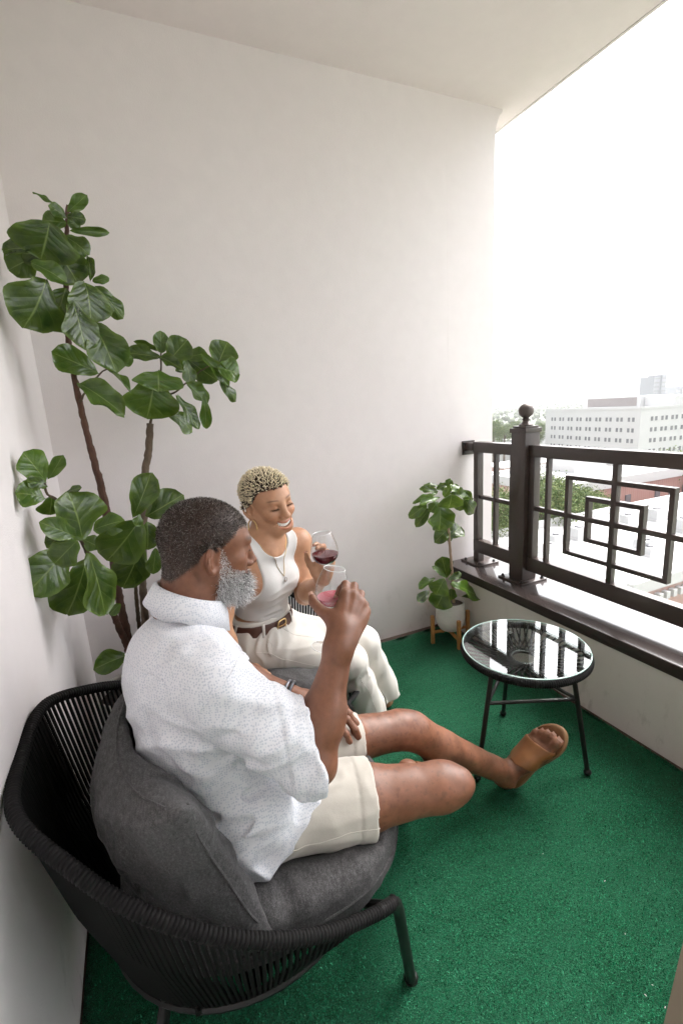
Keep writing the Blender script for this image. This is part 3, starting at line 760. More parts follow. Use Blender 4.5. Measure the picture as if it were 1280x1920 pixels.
def hand(S, W, a, n, left, curls, thumb, scale=1.0, splay=(.16, .04, -.07, -.19), k=.006):
    """a: along the fingers, n: out of the back of the hand. curls: four (mcp, pip, dip) in degrees. thumb: three local steps"""
    a = unit(a); n = np.array(n, float); n = unit(n - a * n.dot(a)); t = np.cross(a, n) * (1 if left else -1)
    R = np.array([t, a, n]).T
    P = lambda v: np.array(W) + R @ (np.array(v, float) * scale)
    q = scale
    mcp = [(.029, .090, .002), (.0085, .095, .006), (-.0125, .090, .004), (-.032, .080, -.003)]
    ln = [(.044, .027, .021), (.049, .031, .022), (.045, .029, .022), (.035, .021, .019)]
    rd = [(.0105, .0092, .0084, .0070), (.0108, .0095, .0086, .0072), (.0102, .009, .0082, .0068), (.0092, .008, .0072, .006)]
    for i, m in enumerate(mcp): S.u(rcone(P((m[0] * .52, .004, -.002)), P(m), .0175 * q, .0125 * q), .014 * q)
    S.u(ell(P((-.002, .052, -.006)), np.array((.036, .046, .0135)) * q, R), .012 * q)
    S.u(rcone(P((-.026, .022, -.008)), P((-.032, .062, -.008)), .0125 * q, .011 * q), .014 * q)
    tips = []
    for i, m in enumerate(mcp):
        p = np.array(m); ang = 0; pts = [p]
        sp = splay[i]
        for L, c in zip(ln[i], curls[i]):
            ang += math.radians(c); d = np.array((math.sin(sp) * math.cos(ang), math.cos(sp) * math.cos(ang), -math.sin(ang))); p = p + d * L; pts.append(p)
        for j in range(3): S.u(rcone(P(pts[j]), P(pts[j + 1]), rd[i][j] * q, rd[i][j + 1] * q), .0035 * q if j else .009 * q)
        S.u(ell(P(pts[1]), np.full(3, rd[i][1] * 1.07 * q)), .003 * q)                  # knuckle
        tips.append((P(pts[2]), P(pts[3]), R[:, 2], rd[i][3] * q, R @ np.array((0, -math.sin(ang) * 1.0, math.cos(ang)))))
        # extensor tendon
        S.u(rcone(P((m[0] * .45, .02, .0125)), P((m[0], m[1] - .006, m[2] + .008)), .0028 * q, .0045 * q), .008 * q)
    p = np.array((.026, .026, -.010)); S.u(rcone(P((.012, .016, -.008)), P(p), .017 * q, .0165 * q), .012 * q)
    pts = [p]
    for st in thumb: p = p + np.array(st); pts.append(p)
    rr = (.0165, .0125, .0105, .0078)
    for j in range(len(pts) - 1): S.u(rcone(P(pts[j]), P(pts[j + 1]), rr[j] * q, rr[j + 1] * q), (.014, .004, .004)[j] * q)
    d = unit(pts[-1] - pts[-2]); nn = unit(np.array((.75, 0, .66)) - d * np.array((.75, 0, .66)).dot(d))
    tips.append((P(pts[-2]), P(pts[-1]), None, rr[-1] * q, R @ nn))
    return tips
def nails(tips, parent, mat):
    for (a, b, _, r, nrm) in tips:
        d = unit(b - a); n = unit(nrm - d * nrm.dot(d)); s = np.cross(d, n); c = b + d * r * .10 + n * r * .66
        mb = MB(); vs = []
        for i in range(4):
            for j in range(5):
                u = (j - 2) / 2 * .82; v = (i - 1.2) / 1.8
                vs.append(tuple(c + s * r * u * .86 + d * r * v * .95 + n * r * (.34 - .42 * u * u - .16 * v * v)))
        fs = [(i * 5 + j, i * 5 + j + 1, i * 5 + j + 6, i * 5 + j + 5) for i in range(3) for j in range(4)]
        mb.add(vs, fs); mb.build('fingernail', mat, parent, smooth=True)
def foot(S, F, left=True, k=.01):
    """F origin on the sole under the ankle; side axis, toes along forward, dorsum up. medial side = -side for a left foot"""
    m = -1 if left else 1
    rc = lambda a, b, ra, rb, kk=k: S.u(rcone(F.p(a), F.p(b), ra, rb), kk)
    S.u(ell(F.p((0, -.035, .032)), (.031, .036, .031), F.R), .012)
    rc((0, -.012, .078), (0, -.03, .04), .034, .028, .02)
    rc((0, .0, .07), (m * .012, .075, .045), .034, .026, .02); rc((m * .012, .07, .04), (m * .02, .14, .022), .027, .020, .02)
    rc((-m * .018, .02, .028), (-m * .03, .115, .018), .024, .018, .02); rc((m * .0, .06, .035), (-m * .012, .13, .022), .026, .019, .02)
    for s in (-1, 1): S.u(ell(F.p((s * .032, -.006, .075)), (.013, .014, .015), F.R), .01)      # malleoli
    tx = [(.029, .135, .208, .0160), (.006, .142, .204, .0112), (-.011, .138, .194, .0104), (-.025, .130, .182, .0098), (-.037, .118, .166, .0095)]
    for (x, f0, f1, r) in tx:
        rc((m * x, f0, .018), (m * x, f1 - r - .006, .020), r, r * .95, .006); rc((m * x, f1 - r - .006, .020), (m * x, f1 - r, .015), r * .98, r * .92, .003)
def skin_mat(name, dark, light, rough, sss, mott=.5):
    m = NT(name); co = m.obj(); a = m.noise(co, 55, 5, .65); b = m.noise(co, 9, 3, .5); c = m.noise(co, 420, 2, .6)
    col = m.mix(m.math('ADD', m.math('MULTIPLY', m.ramp(a, [(.3, 0), (.7, 1)]), mott), m.math('MULTIPLY', b, 1 - mott)), dark, light)
    col = m.mix(1.0, col, m.attr('tint', 'Color'), 'MULTIPLY')
    rg = m.math('ADD', m.math('MULTIPLY', c, .2), rough - .1)
    m.set(Base_Color=col, Roughness=rg, Subsurface_Weight=sss, Subsurface_Scale=.006, Specular_IOR_Level=.5)
    m.b.inputs['Subsurface Radius'].default_value = (1, .4, .25)
    m.normal(m.bump(m.math('ADD', c, m.math('MULTIPLY', m.noise(co, 190, 3, .6), .8)), .13, .0013)); return m.m
def cloth_mat(name, col, weave=900, rough=.85, wr=.25, dots=None):
    m = NT(name); co = m.obj(); f = m.noise(co, weave, 2, .6); g = m.noise(co, 6, 4, .6)
    c = m.mix(m.math('MULTIPLY', f, .5), tuple(x * .93 for x in col), col); c = m.mix(m.math('MULTIPLY', g, .2), c, tuple(x * .95 for x in col))
    if dots:
        vo = m.n('TexVoronoi'); vo.inputs['Scale'].default_value = dots[0]; vo.inputs['Randomness'].default_value = .5; m.l(co, vo.inputs[0])
        msk = m.ramp(vo.outputs['Distance'], [(.33, 1), (.44, 0)])
        c = m.mix(m.math('MULTIPLY', msk, dots[2]), c, dots[1])
    m.set(Base_Color=c, Roughness=rough, Specular_IOR_Level=.2, Sheen_Weight=.15, Sheen_Roughness=.4)
    m.normal(m.bump(m.math('ADD', m.math('MULTIPLY', f, .15), m.noise(co, 38, 4, .55)), wr, .004)); return m.m
def strands(name, roots, nrm, length, bend, width, cols, mat, parent, seg=3, seed=1, curl=0., grav=(0, 0, -1.)):
    rs = np.random.RandomState(seed); N = len(roots); d = nrm + rs.normal(0, bend, (N, 3)); d /= np.linalg.norm(d, axis=1)[:, None]
    L = length if hasattr(length, '__len__') else np.full(N, length)
    side = np.cross(d, rs.normal(0, 1, (N, 3))); side /= np.linalg.norm(side, axis=1)[:, None] + 1e-9
    P = roots.copy(); rows = [np.stack([P - side * width, P + side * width], 1)]
    for s_ in range(1, seg + 1):
        d = d + np.array(grav) * (.18 if curl else .06) + rs.normal(0, curl, (N, 3)); d /= np.linalg.norm(d, axis=1)[:, None]
        P = P + d * (L / seg)[:, None]; wd = width * (1 - .75 * s_ / seg); rows.append(np.stack([P - side * wd, P + side * wd], 1))
    vv = np.stack(rows, 1).reshape(N, -1, 3); nv = vv.shape[1]
    q = np.array([(2 * s_, 2 * s_ + 1, 2 * s_ + 3, 2 * s_ + 2) for s_ in range(seg)])
    ff = (np.arange(N)[:, None, None] * nv + q[None]).reshape(-1, 4)
    me = bpy.data.meshes.new(name); me.from_pydata(vv.reshape(-1, 3).tolist(), [], ff.tolist())
    vcol(me, 'tint', np.repeat(cols, nv, 0)); shade(me)
    return link(name, me, mat, parent)
def sample_mesh(me, Vt, n, wfun, seed=1):
    """n points on the mesh, weighted by wfun(face centres)"""
    rs = np.random.RandomState(seed); nf = len(me.polygons); idx = np.empty(nf * 4, np.int32); me.loops.foreach_get('vertex_index', idx); F = idx.reshape(-1, 4)
    c = Vt[F].mean(1); wgt = wfun(c); sel = np.nonzero(wgt > 0)[0]; F = F[sel]; wgt = wgt[sel]
    A = np.linalg.norm(np.cross(Vt[F[:, 2]] - Vt[F[:, 0]], Vt[F[:, 3]] - Vt[F[:, 1]]), axis=1) * wgt; A /= A.sum()
    pick = rs.choice(len(F), n, p=A); u, v = rs.rand(n, 1), rs.rand(n, 1); q = Vt[F[pick]]
    P = (q[:, 0] * (1 - u) + q[:, 1] * u) * (1 - v) + (q[:, 3] * (1 - u) + q[:, 2] * u) * v
    nr = np.cross(q[:, 2] - q[:, 0], q[:, 3] - q[:, 1]); nr /= np.linalg.norm(nr, axis=1)[:, None] + 1e-12
    return P, nr
m = NT('hair_strand'); m.set(Base_Color=m.attr('tint', 'Color'), Roughness=.55, Specular_IOR_Level=.35); M_HAIR = m.m
def folds(P, sets):
    """cloth folds: ridged noise stretched along each set's direction; (dir along the fold, length, spacing, amplitude, mask)"""
    d = np.zeros(len(P))
    for (dr, L, sp, am, mk, sd) in sets:
        a, u, v = basis(dr); q = np.stack([P @ a / L, P @ u / sp, P @ v / sp], 1) + sd
        q[:, 1] += .6 * vnoise(q * .7 + 5)
        r = 1 - np.abs(vnoise(q)) * 2.2
        d -= am * np.clip(r, -.4, 1) * (mk(P) if mk is not None else 1)
    return np.clip(d, -.017, .009)
# ------------------------------------------------------------------ seated man in the near chair
def rebase(root, loc):
    loc = V(loc); M_ = Matrix.Translation(-loc)
    def go(o):
        if o.type == 'MESH': o.data.transform(M_)
        for c in o.children: go(c)
    go(root); root.location = loc
HR, HL = arr(.145, .865, .462), arr(.16, 1.035, .465)
KR, KL = arr(.563, .768, .432), arr(.608, 1.03, .392)
AR = arr(.665, 1.10, .125)
SR, SL = arr(.078, .828, .826), arr(.040, 1.165, .79)
ER, EL = arr(.232, .742, .650), arr(.145, 1.25, .60)
WR, WL = arr(.333, .800, .852), arr(.332, 1.105, .535)
NB = arr(.062, 1.005, .90)
HF = Frame((.128, 1.03, 1.022), (math.cos(.08), math.sin(.08), -.16), (.13, .03, 1), .915)
TF = Frame((.105, .955, .475), (math.cos(.2), math.sin(.2), .15), (-.05, .045, .42), 1.0, True)
FOOT_L = Frame((1.048, 1.034, .066), (.42, -.36, .83), (-.95, -.14, .3))
FOOT_R = Frame((.675, 1.13, .052), (.75, .35, -.25), (.1, .2, .95))
AL = FOOT_L.p((0, 0, .082))

SKM = skin_mat('skin_deep_brown', (.125, .046, .023), (.245, .102, .055), .50, .12)
NAILM = simple('nail', (.50, .30, .235), .3, 0, .05, 50, 0)
S = SDF()
# torso and neck, kept under the shirt
S.u(ell(TF.p((0, -.0, .13)), (.125, .075, .15), TF.R)); S.u(ell(TF.p((0, -.045, .28)), (.125, .068, .12), TF.R), .05)
S.u(ell(TF.p((0, 0, .0)), (.15, .11, .10), TF.R), .05)
S.u(rcone(SR, SL, .036), .04)
S.u(rcone(NB + arr(-.008, 0, -.03), HF.p((0, -.038, -.045)), .064, .057), .05); S.u(rcone(NB + arr(.018, .01, -.03), HF.p((0, .01, -.065)), .052, .047), .03)
add_head(S, HF, True)
for (s_, e_, w_) in ((SR, ER, WR), (SL, EL, WL)):
    fd = unit(w_ - e_); S.u(rcone(s_, e_, .043, .040), .02)
    S.u(rcone(e_, e_ + (w_ - e_) * .36, .037, .040), .02); S.u(rcone(e_ + (w_ - e_) * .3, w_ - fd * .012, .040, .0260), .03)
    S.u(rcone(e_ - unit(e_ - s_) * .01, e_ + unit(e_ - s_) * .012, .037), .02)
# hand that holds the glass: back of the hand towards the camera, thumb on the left
aR = .32 * _r + .70 * _u + .64 * _w; nR = -.66 * _w + .45 * _r + .60 * _u
tipsR = hand(S, WR + unit(aR) * .008, aR, nR, False, [(30, 62, 40), (32, 64, 42), (34, 66, 42), (36, 66, 44)], [(.036, .014, -.016), (.019, .015, -.012), (.008, .016, -.006)], .93, splay=(.05, .02, -.01, -.04))
S.u(rcone(WR - unit(aR) * .02, WR + unit(aR) * .012, .0285, .028), .02)
aL = unit(arr(.095, -.115, -.012)); nL = arr(.1, -.2, .97)
tipsL = hand(S, WL, aL, nL, True, [(14, 26, 16), (16, 28, 16), (20, 28, 18), (22, 30, 20)], [(.026, .030, -.010), (.010, .032, -.004), (.002, .027, -.002)], 1.0)
for (h_, k_, a_, lf) in ((HR, KR, AR, 0), (HL, KL, AL, 1)):
    td = unit(k_ - h_); sd_ = unit(a_ - k_); bk = unit(td - sd_ * td.dot(sd_)) * -1      # calf side
    tk_ = .064 if lf else .068; S.u(rcone(h_, h_ + (k_ - h_) * .5, tk_ + .006, tk_), .03); S.u(rcone(h_ + (k_ - h_) * .5, k_ - td * .02, tk_, .050), .03)
    S.u(rcone(k_ - td * .02, k_ + sd_ * .03, .046, .043), .03)
    S.u(ell(k_ + td * .030 - sd_ * .012 , (.030, .030, .030)), .035)
    S.u(rcone(k_ + sd_ * .03, k_ + sd_ * .16 + bk * .016, .044, .046), .03); S.u(rcone(k_ + sd_ * .16 + bk * .016, a_ - sd_ * .05, .046, .027), .03)
    S.u(rcone(k_ + sd_ * .05 - bk * .012, a_ - bk * .004, .034, .028), .03); S.u(rcone(a_ - sd_ * .07, a_, .030, .033), .02)
    S.u(ell(k_ + sd_ * .060 + td * .026, (.018, .018, .018)), .03)                      # below the kneecap
foot(S, FOOT_L, True); foot(S, FOOT_R, False)
S.disp = lambda P: .0009 * vnoise(P * 45) ; S.dmax = .001
man_me, man_v = S.mesh('person', (-.2, .55, -.02), (1.2, 1.36, 1.2), .0032)
man = link('person', man_me, SKM)
tag(man, 'bearded man in white patterned shirt and khaki shorts raising a glass in the near chair', 'person')
hl = HF.loc(man_v); hx, hy, hz = hl.T
# skin tint: darker scalp under cropped hair, lips, brows, paler palms and soles
tint = np.ones((len(man_v), 3))
def scalp_m(l):
    x, y, z = l.T; front = .050 + .012 * np.abs(x) / .05 ; 
    line = np.where(y > .055, .052, np.where(y > .012, .052 - (.055 - y) * 1.0, np.where(y > -.035, .010 - (.012 - y) * .7, -.022 - (-.035 - y) * .9)))
    line = np.maximum(line, -.072)
    ear = (np.abs(x) > .010 + .076 * np.sqrt(np.maximum(0, 1 - ((z - .036) / .080) ** 2 - ((y + .016) / .096) ** 2))) & (y > -.036) & (y < .014) & (z < .016) & (z > -.07)
    return sstep(-.004, .010, z - line) * (np.linalg.norm(l, axis=1) < .16) * (1 - ear)
def beard_m(l):
    x, y, z = l.T; ax = np.abs(x)
    top = np.where(y > .075, -.057, np.where(y > .045, -.040 - (y - .045) * .35, .022 - (y - .008) * 1.9))
    side = sstep(.006, .014, y) ; lips = 1 - sstep(.0, .004, .0035 - np.abs(z + .0715) + .003) * (ax < .022) * (y > .08)
    return sstep(-.003, .008, top - z) * side * sstep(-.128, -.118, z) * lips * (y < .12)
sm = scalp_m(hl)[:, None]; bmk = beard_m(hl)[:, None]
tint = tint * (1 - sm) + sm * np.array((.20, .21, .23)); tint = tint * (1 - .55 * bmk) + .55 * bmk * np.array((.8, .85, .95))
bro = (np.exp(-((np.abs(hx) - .034) / .016) ** 4) * np.exp(-((hz - .0235 - .1 * np.abs(hx)) / .0045) ** 2) * (hy > .06))[:, None]; tint = tint * (1 - .75 * bro)
lip = (np.exp(-((hx) / .022) ** 6) * np.exp(-((hz + .0715) / .009) ** 4) * (hy > .082))[:, None]; tint = tint * (1 - lip) + lip * np.array((1.0, .72, .78))
lsh = (np.exp(-((np.abs(hx) - .033) / .014) ** 4) * np.exp(-((hz + .005) / .0022) ** 2) * (hy > .07))[:, None]; tint = tint * (1 - .8 * lsh)
pz = (man_v - WL) @ unit(nL); near = np.linalg.norm(man_v - (WL + aL * .12), axis=1) < .12
pass
fl = FOOT_L.loc(man_v); nf = (np.linalg.norm(man_v - FOOT_L.o, axis=1) < .27) & (fl[:, 2] < .1)
tint[nf] *= 1 + 1.2 * (sstep(.03, .004, fl[nf, 2]))[:, None]
pat = 1 + .10 * vnoise(man_v * 34) + .07 * vnoise(man_v * 95 + 3) + .09 * vnoise(man_v * 11 + 7); tint *= pat[:, None]
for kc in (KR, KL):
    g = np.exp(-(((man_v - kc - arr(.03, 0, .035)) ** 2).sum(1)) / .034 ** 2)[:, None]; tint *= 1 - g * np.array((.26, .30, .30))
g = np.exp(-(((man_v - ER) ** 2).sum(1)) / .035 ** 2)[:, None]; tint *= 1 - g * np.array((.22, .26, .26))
legs = (man_v[:, 0] > .30) & (man_v[:, 2] < .56); sp_ = (vnoise(man_v * 150 + 9) > .52) & legs; tint[sp_] *= .74
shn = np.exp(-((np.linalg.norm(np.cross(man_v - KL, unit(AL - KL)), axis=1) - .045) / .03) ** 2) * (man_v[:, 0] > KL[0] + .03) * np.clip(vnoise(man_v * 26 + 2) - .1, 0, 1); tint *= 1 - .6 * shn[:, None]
vcol(man_me, 'tint', tint)
nails(tipsR, man, NAILM); nails(tipsL, man, NAILM)
for i, (x, f1, r) in enumerate([(.029, .208, .0160), (.006, .204, .0112), (-.011, .194, .0104), (-.025, .182, .0098), (-.037, .166, .0095)]):
    m_ = -1; c = FOOT_L.p((m_ * x, f1 - r * .4, .0165 + r * .60)); R = FOOT_L.R
    mb = MB(); vs = [tuple(c + R @ np.array((r * .62 * u, r * .55 * v, -.25 * r * (u * u) - .30 * r * max(v, 0)))) for v in (-1, -.3, .4, 1) for u in (-1, -.5, 0, .5, 1)]
    mb.add(vs, [(a * 5 + b, a * 5 + b + 1, a * 5 + b + 6, a * 5 + b + 5) for a in range(3) for b in range(4)]); mb.build('toenail', NAILM, man, smooth=True)
# cropped hair and beard
P, N_ = sample_mesh(man_me, man_v, 26000, lambda c: np.where(np.linalg.norm(c - HF.o, axis=1) < .16, scalp_m(HF.loc(c)) ** 1.5, 0), 4)
rs = np.random.RandomState(2); l_ = HF.loc(P); gray = rs.rand(len(P)) < (.26 + .35 * sstep(.0, .09, l_[:, 1]) + .1 * (l_[:, 2] < 0))
cols = np.where(gray[:, None], np.array((.40, .36, .33)) * rs.uniform(.35, 1.2, (len(P), 1)), np.array((.022, .015, .012)) * rs.uniform(.5, 2.2, (len(P), 1)))
up = HF.d((0, .25, .5)); strands('hair', P - N_ * .0006, N_ * .9 + up * .2, rs.uniform(.003, .0065, len(P)) * (.55 + .45 * sstep(-.05, .03, l_[:, 2])), .5, .00048, cols, M_HAIR, man, 2, 3)
P, N_ = sample_mesh(man_me, man_v, 15000, lambda c: np.where(np.linalg.norm(c - HF.o, axis=1) < .18, beard_m(HF.loc(c)), 0), 5)
l_ = HF.loc(P); rs = np.random.RandomState(6)
dark = rs.rand(len(P)) < np.where((l_[:, 2] > -.075) & (l_[:, 1] > .07), .5, .2)
cols = np.where(dark[:, None], np.array((.05, .042, .04)) * rs.uniform(.5, 1.6, (len(P), 1)), np.array((.80, .79, .79)) * rs.uniform(.6, 1.15, (len(P), 1)))
Lb = .004 + .003 * sstep(.0, -.03, l_[:, 2]) + .022 * sstep(-.045, -.11, l_[:, 2]) + .006 * sstep(.03, .09, l_[:, 1]) * (l_[:, 2] < -.075)
dn = HF.d((0, .5, -.75)); strands('beard', P - N_ * .001, N_ * .8 + dn * .5, Lb * rs.uniform(.6, 1.15, len(P)), .42, .00052, cols, M_HAIR, man, 4, 7, curl=.55)
# eyes: only slits of the lowered gaze
for s in (-1, 1):
    e = MB(); e.lathe([(.0128 * math.sin(a), -.0128 * math.cos(a)) for a in np.linspace(0, PI, 11)], HF.p((s * .0325, .0745, -.0005)), 14); e.build('eye', simple('eye_white', (.7, .66, .62), .2, 0, .05, 90, 0), man, smooth=True)
    lm = MB(); pts = [HF.p((s * x, .0915 - 9 * (x - .0325) ** 2 - .10 * (x - .0325), -.0045 + 6 * (x - .0325) ** 2)) for x in np.linspace(.019, .046, 9)]
    lm.tube(pts, [.0004, .0008, .001, .001, .001, .001, .001, .0008, .0004], 5); lm.build('lashes', M_BOLT, man)
    for q in range(10):
        pass
# ---------------------------------------------------------------- shirt
SHIRT = cloth_mat('dotted_shirt', (.71, .715, .75), 1000, .8, .2, (225, (.30, .35, .45), .48))
H = SDF()
H.u(ell(TF.p((0, -.012, .13)), (.155, .108, .165), TF.R)); H.u(ell(TF.p((0, -.042, .285)), (.158, .092, .145), TF.R), .06); H.u(ell(TF.p((0, -.045, .12)), (.15, .11, .12), TF.R), .05)
H.u(ell(TF.p((-.02, -.03, .25)), (.155, .112, .155), TF.R), .06)
H.u(ell(TF.p((0, .0, .0)), (.168, .135, .125), TF.R), .06)
H.u(rcone(SR + arr(0, .02, -.012), SL + arr(0, -.02, -.012), .060), .05)
for s_ in (SR, SL): H.u(rcone(NB + arr(-.012, 0, -.062), s_ + arr(-.004, 0, -.008), .052, .052), .04)
H.u(rcone(TF.p((-.12, .0, .02)), arr(.13, .825, .45), .085, .072), .05)                 # tail of the shirt on the hip
H.u(rcone(TF.p((-.05, .08, .02)), arr(.23, .845, .485), .085, .072), .05); H.u(rcone(TF.p((.05, .08, .02)), arr(.23, 1.0, .49), .085, .07), .05)
hemn = unit(arr(.55, -.06, -.83)); hemp = arr(.225, .78, .480)
H.i(plane(hemp, hemn), .004)
def sleeve(s_, e_, w_, cut, r0, r1):
    d1 = unit(e_ - s_); d2 = unit(w_ - e_); n_ = unit(d1 * .62 + d2 * .55); p_ = e_ + d1 * cut + d2 * cut * .6
    pl = plane(p_, n_); lobes = [rcone(s_ + d1 * .02, s_ + (e_ - s_) * .55, r0, r1 + .004), rcone(s_ + (e_ - s_) * .55, e_ + d2 * .02 + d1 * .004, r1 + .004, r1), rcone(e_ + d1 * .004, e_ + d2 * .08, r1, r1)]
    def f(P):
        a = lobes[0](P)
        for g in lobes[1:]:
            b = g(P); h = np.maximum(.03 - np.abs(a - b), 0) / .03; a = np.minimum(a, b) - h * h * .03 * .25
        q = pl(P); band = sstep(-.052, -.048, q) * .0022 - .0022 * np.exp(-((q + .050) / .0035) ** 2) - .0015 * np.exp(-((q + .006) / .003) ** 2)
        return np.maximum(a - band, q)
    H.u(f, .02)
    return rcone(e_ + d2 * .012, e_ + d2 * .16, r1 - .007, r1 - .004), n_, p_
cR = sleeve(SR, ER, WR, .004, .064, .052); cL = sleeve(SL, EL, WL, .022, .068, .058)
H.s(cR[0], .004); H.s(cL[0], .004)
H.s(rcone(NB + arr(0, 0, -.02), NB + arr(.035, .01, .13), .058, .068), .006)
def near(c, r): c = np.array(c); return lambda P: np.exp(-((P - c) ** 2).sum(1) / (r * r))
dUA = unit(ER - SR)
arm_mid = SR + (ER - SR) * .62
H.disp = lambda P: folds(P, [
    (unit(arr(.75, -.25, -.25)), .16, .040, 0.0135, near(arr(.12, .80, .66), .15), 3.1),
    (unit(arr(.9, -.1, .30)), .13, .034, 0.0140, near(arr(.14, .76, .60), .12), 8.7),
    (unit(np.cross(dUA, arr(.3, -.9, .3))), .09, .030, 0.0120, near(ER - dUA * .05, .10), 1.7),
    (unit(arr(.5, .1, -.8)), .20, .055, 0.0120, near(arr(.07, .80, .52), .17), 5.2),
    (unit(arr(.2, .6, -.55)), .22, .060, 0.0075, near(arr(-.03, .95, .72), .20), 9.9),
    (unit(arr(.3, .2, .9)), .14, .05, .003, None, 12.4)]) + .0022 * vnoise(P * 22)
H.dmax = .03
sh_me, sh_v = H.mesh('shirt', (-.2, .55, .33), (.45, 1.4, 1.02), .0042)
shirt = link('shirt', sh_me, SHIRT, man)
# collar: stand and fold, open at the front
cb = NB + arr(.004, .003, .012); cax = unit(arr(.40, .05, 1)); _, cu, cv_ = basis(cax)
fwd = unit(arr(math.cos(.25), math.sin(.25), 0) - cax * cax.dot(arr(math.cos(.25), math.sin(.25), 0))); lft = np.cross(cax, fwd)
def collar_row(rad, hgt, a, front): return cb + (fwd * math.cos(a) * rad * .97 + lft * math.sin(a) * rad) + cax * hgt + fwd * front
rows = []
NA = 41
for i in range(NA):
    a = -PI + (2 * PI) * i / (NA - 1); a = a * .93 + PI if False else PI + (i / (NA - 1) - .5) * 2 * PI * .90
    b = abs(i / (NA - 1) - .5) * 2                                   # 0 at the nape, 1 at the tips
    pt = b ** 3
    rows.append([collar_row(.069, -.030, a, 0), collar_row(.0685, .006, a, 0), collar_row(.0695, .028 - .008 * pt, a, 0), collar_row(.073, .033 - .010 * pt, a, 0), collar_row(.079, .028 - .012 * pt, a, .002 * pt), collar_row(.084 + .004 * pt, .008 - .016 * pt, a, .008 * pt), collar_row(.090 + .010 * pt, -.014 - .032 * pt, a, .010 * pt)])
nc = len(rows[0]); vs = [tuple(p) for r in rows for p in r]
cm_ = bpy.data.meshes.new('collar'); cm_.from_pydata(vs, [], [(i * nc + j, i * nc + j + 1, (i + 1) * nc + j + 1, (i + 1) * nc + j) for i in range(NA - 1) for j in range(nc - 1)])
bm = bmesh.new(); bm.from_mesh(cm_); bmesh.ops.recalc_face_normals(bm, faces=bm.faces); bmesh.ops.solidify(bm, geom=bm.faces[:], thickness=.0022); bm.to_mesh(cm_); bm.free(); shade(cm_)
link('collar', cm_, SHIRT, shirt)
# ---------------------------------------------------------------- shorts
KHAKI = cloth_mat('khaki_cotton', (.54, .505, .45), 1100, .85, .2)
H2 = SDF(); H2.u(ell(TF.p((0, .005, -.005)), (.162, .128, .115), TF.R))
H2.u(rcone(arr(.12, .90, .46), arr(.12, 1.01, .46), .095), .05)
def leg_short(h_, k_, f, r0, r1):
    d = unit(k_ - h_); p_ = h_ + (k_ - h_) * f; pl = plane(p_, d); c0 = rcone(h_, p_ + d * .1, r0, r1 - .002)
    def g(P):
        q = pl(P); band = .0018 * sstep(-.037, -.033, q) - .0018 * np.exp(-((q + .035) / .003) ** 2)
        return np.maximum(c0(P) - band, q)
    H2.u(g, .03); return rcone(h_ + (k_ - h_) * (f - .14), p_ + d * .12, r1 - .005, r1 - .003)
c1 = leg_short(HR, KR, .56, .093, .0765); c2 = leg_short(HL, KL, .64, .086, .070)
H2.s(c1, .004); H2.s(c2, .004)
dT = unit(KR - HR)
H2.disp = lambda P: folds(P, [(unit(arr(.3, -.2, .9)), .16, .045, .007, near(arr(.22, .80, .47), .13), 2.2), (dT, .2, .05, .0045, near(arr(.33, .79, .46), .16), 7.7), (unit(arr(.8, .2, .4)), .15, .04, .005, near(arr(.35, 1.0, .46), .14), 4.4)]) + .0015 * vnoise(P * 25)
H2.dmax = .014
s_me, s_v = H2.mesh('shorts', (-.06, .6, .3), (.55, 1.25, .68), .004)
shorts = link('shorts', s_me, KHAKI, man)
def seam(sdf, pts, r, name, mat, parent, n=10, off=.0002):
    q = spline(pts, n); q = sdf.snap(q, off); mb = MB(); mb.tube([V(p) for p in q], r, 5); return mb.build(name, mat, parent, smooth=True)
_, su, sv = basis(ER - SR); ring_ = [SR + (ER - SR) * .06 + (su * math.cos(a) + sv * math.sin(a)) * .085 for a in np.linspace(0, 2 * PI, 25)]
seam(H, ring_, .0009, 'seam', SHIRT, shirt, 3)
seam(H, [SR + arr(-.05, .03, .0), (SR + NB) / 2 + arr(-.12, .02, -.03), NB + arr(-.16, 0, -.06), (SL + NB) / 2 + arr(-.12, 0, -.03)], .0009, 'seam', SHIRT, shirt, 8)
seam(H2, [arr(.10, .72, .44), arr(.2, .70, .455), arr(.30, .69, .455), arr(.39, .69, .44)], .0009, 'seam', KHAKI, shorts)
